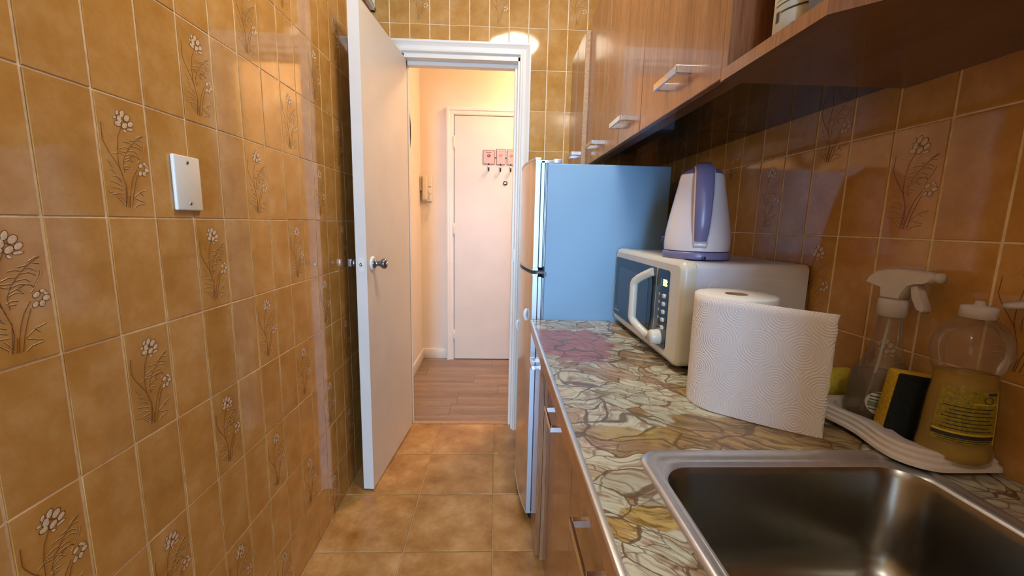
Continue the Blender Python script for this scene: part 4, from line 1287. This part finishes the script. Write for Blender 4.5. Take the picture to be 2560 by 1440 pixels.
# detergent bottle
dx_, dy_ = 0.6935, 0.562
db = thing('dish_soap_bottle', 'clear bottle of yellow dish soap with an open flip cap in the tray', 'bottle', (dx_, dy_, FZ))
SXY = dict(sx=1.0, sy=0.80)
dprof = [(0.0, 0.0), (0.042, 0.0), (0.0475, 0.005), (0.048, 0.018), (0.0465, 0.030), (0.0455, 0.034), (0.0445, 0.060), (0.0425, 0.095), (0.0395, 0.120), (0.0385, 0.130), (0.0420, 0.140), (0.0485, 0.158), (0.0495, 0.172), (0.047, 0.186), (0.040, 0.200), (0.028, 0.211), (0.019, 0.217), (0.0175, 0.222)]
obj('bottle', MB().lathe(dprof, (dx_, dy_, FZ), 40, cap1=False, **SXY), 'clear_plastic', db)
lq = [(0.0, 0.006), (0.041, 0.006), (0.0455, 0.010), (0.046, 0.018), (0.0445, 0.030), (0.0435, 0.034), (0.0425, 0.060), (0.0405, 0.095), (0.0375, 0.120), (0.0366, 0.133), (0.0, 0.133)]
obj('liquid', MB().lathe(lq, (dx_, dy_, FZ), 36, **SXY), 'detergent', db)
def dr_(z):
    z -= FZ
    for (ra, a), (rb, b) in zip(dprof[4:], dprof[5:]):
        if z <= b: return (ra + (rb - ra) * (z - a) / (b - a)) + 0.0006
    return 0.04
dl = obj('label', patch((dx_, dy_), dr_, math.radians(188), math.radians(292), FZ + 0.038, FZ + 0.118, **SXY), 'label_olive', db)
dg2 = MB()
for a0, a1, z0, z1 in ((289, 293, 0.038, 0.118), (188, 293, 0.052, 0.0545), (245, 290, 0.098, 0.0995)):
    q = patch((dx_, dy_), lambda z: dr_(z) + 0.0003, math.radians(a0), math.radians(a1), FZ + z0, FZ + z1, rows=6, **SXY)
    dg2.add(q.v, q.f, True)
obj('label_border', dg2, 'label_gold', dl)
di = MB()
for a0, a1, z0, z1 in ((188, 289, 0.046, 0.0515), (268, 288, 0.111, 0.115), (196, 285, 0.0435, 0.0445), (200, 282, 0.0405, 0.0413)):
    q = patch((dx_, dy_), lambda z: dr_(z) + 0.0004, math.radians(a0), math.radians(a1), FZ + z0, FZ + z1, rows=2, **SXY)
    di.add(q.v, q.f, True)
for k in range(7):
    q = patch((dx_, dy_), lambda z: dr_(z) + 0.0004, math.radians(200 + 5 * (k % 3)), math.radians(282 - 7 * (k % 2)), FZ + 0.058 + 0.0055 * k, FZ + 0.0592 + 0.0055 * k, rows=1, **SXY)
    di.add(q.v, q.f, True)
obj('label_print', di, 'ink', dl)
rgm = MB()
nn = 20
for i in range(nn):
    t0, t1 = 2 * PI * i / nn, 2 * PI * (i + 1) / nn
    vs = []
    for t, s in ((t0, 1.0), (t1, 1.0), (t1, 0.82), (t0, 0.82)):
        a = math.radians(270) + 0.16 * s * math.cos(t); z = FZ + 0.1045 + 0.005 * s * math.sin(t)
        rr4 = dr_(z) + 0.0005
        vs.append((dx_ + rr4 * math.cos(a), dy_ + rr4 * 0.8 * math.sin(a), z))
    rgm.add(vs, [(0, 1, 2, 3)])
obj('label_emblem', rgm, 'ink', dl)
cpo = obj('cap', MB().lathe([(0.0175, 0.216), (0.0195, 0.217), (0.0195, 0.232), (0.0175, 0.234), (0.006, 0.235), (0.005, 0.241), (0.0, 0.241)], (dx_, dy_, FZ), 28, cap0=False), 'frosted_plastic', db)
MLd = Matrix.Translation((dx_ + 0.014, dy_ - 0.013, FZ + 0.236)) @ Matrix.Rotation(math.radians(-46), 4, 'Z') @ Matrix.Rotation(math.radians(-14), 4, 'Y')
obj('flip_lid', MB().lathe([(0.0, -0.003), (0.018, -0.003), (0.0195, 0.0), (0.018, 0.004), (0.0, 0.005)], (0.021, 0, 0), 28).xform(MLd), 'frosted_plastic', cpo)

# rolled yellow cloth behind the tray
yc = MB()
rs = []
for i in range(9):
    t = i / 8
    xx = 0.600 + 0.135 * t
    rs.append([(xx, 0.802 + (0.031 + 0.0015 * math.sin(5 * t + 2 * a)) * math.cos(a), CT + 0.0335 + 0.033 * math.sin(a) + 0.002 * t) for a in [2 * PI * k / 24 for k in range(24)]])
yc.loft(rs, True, True, True, True)
tag(obj('yellow_cloth', yc, 'yellow_cloth', loc=(0.66, 0.802, CT)), 'rolled yellow cleaning cloth behind the paper towel sheet', 'cloth')

scene.frame_set(1)
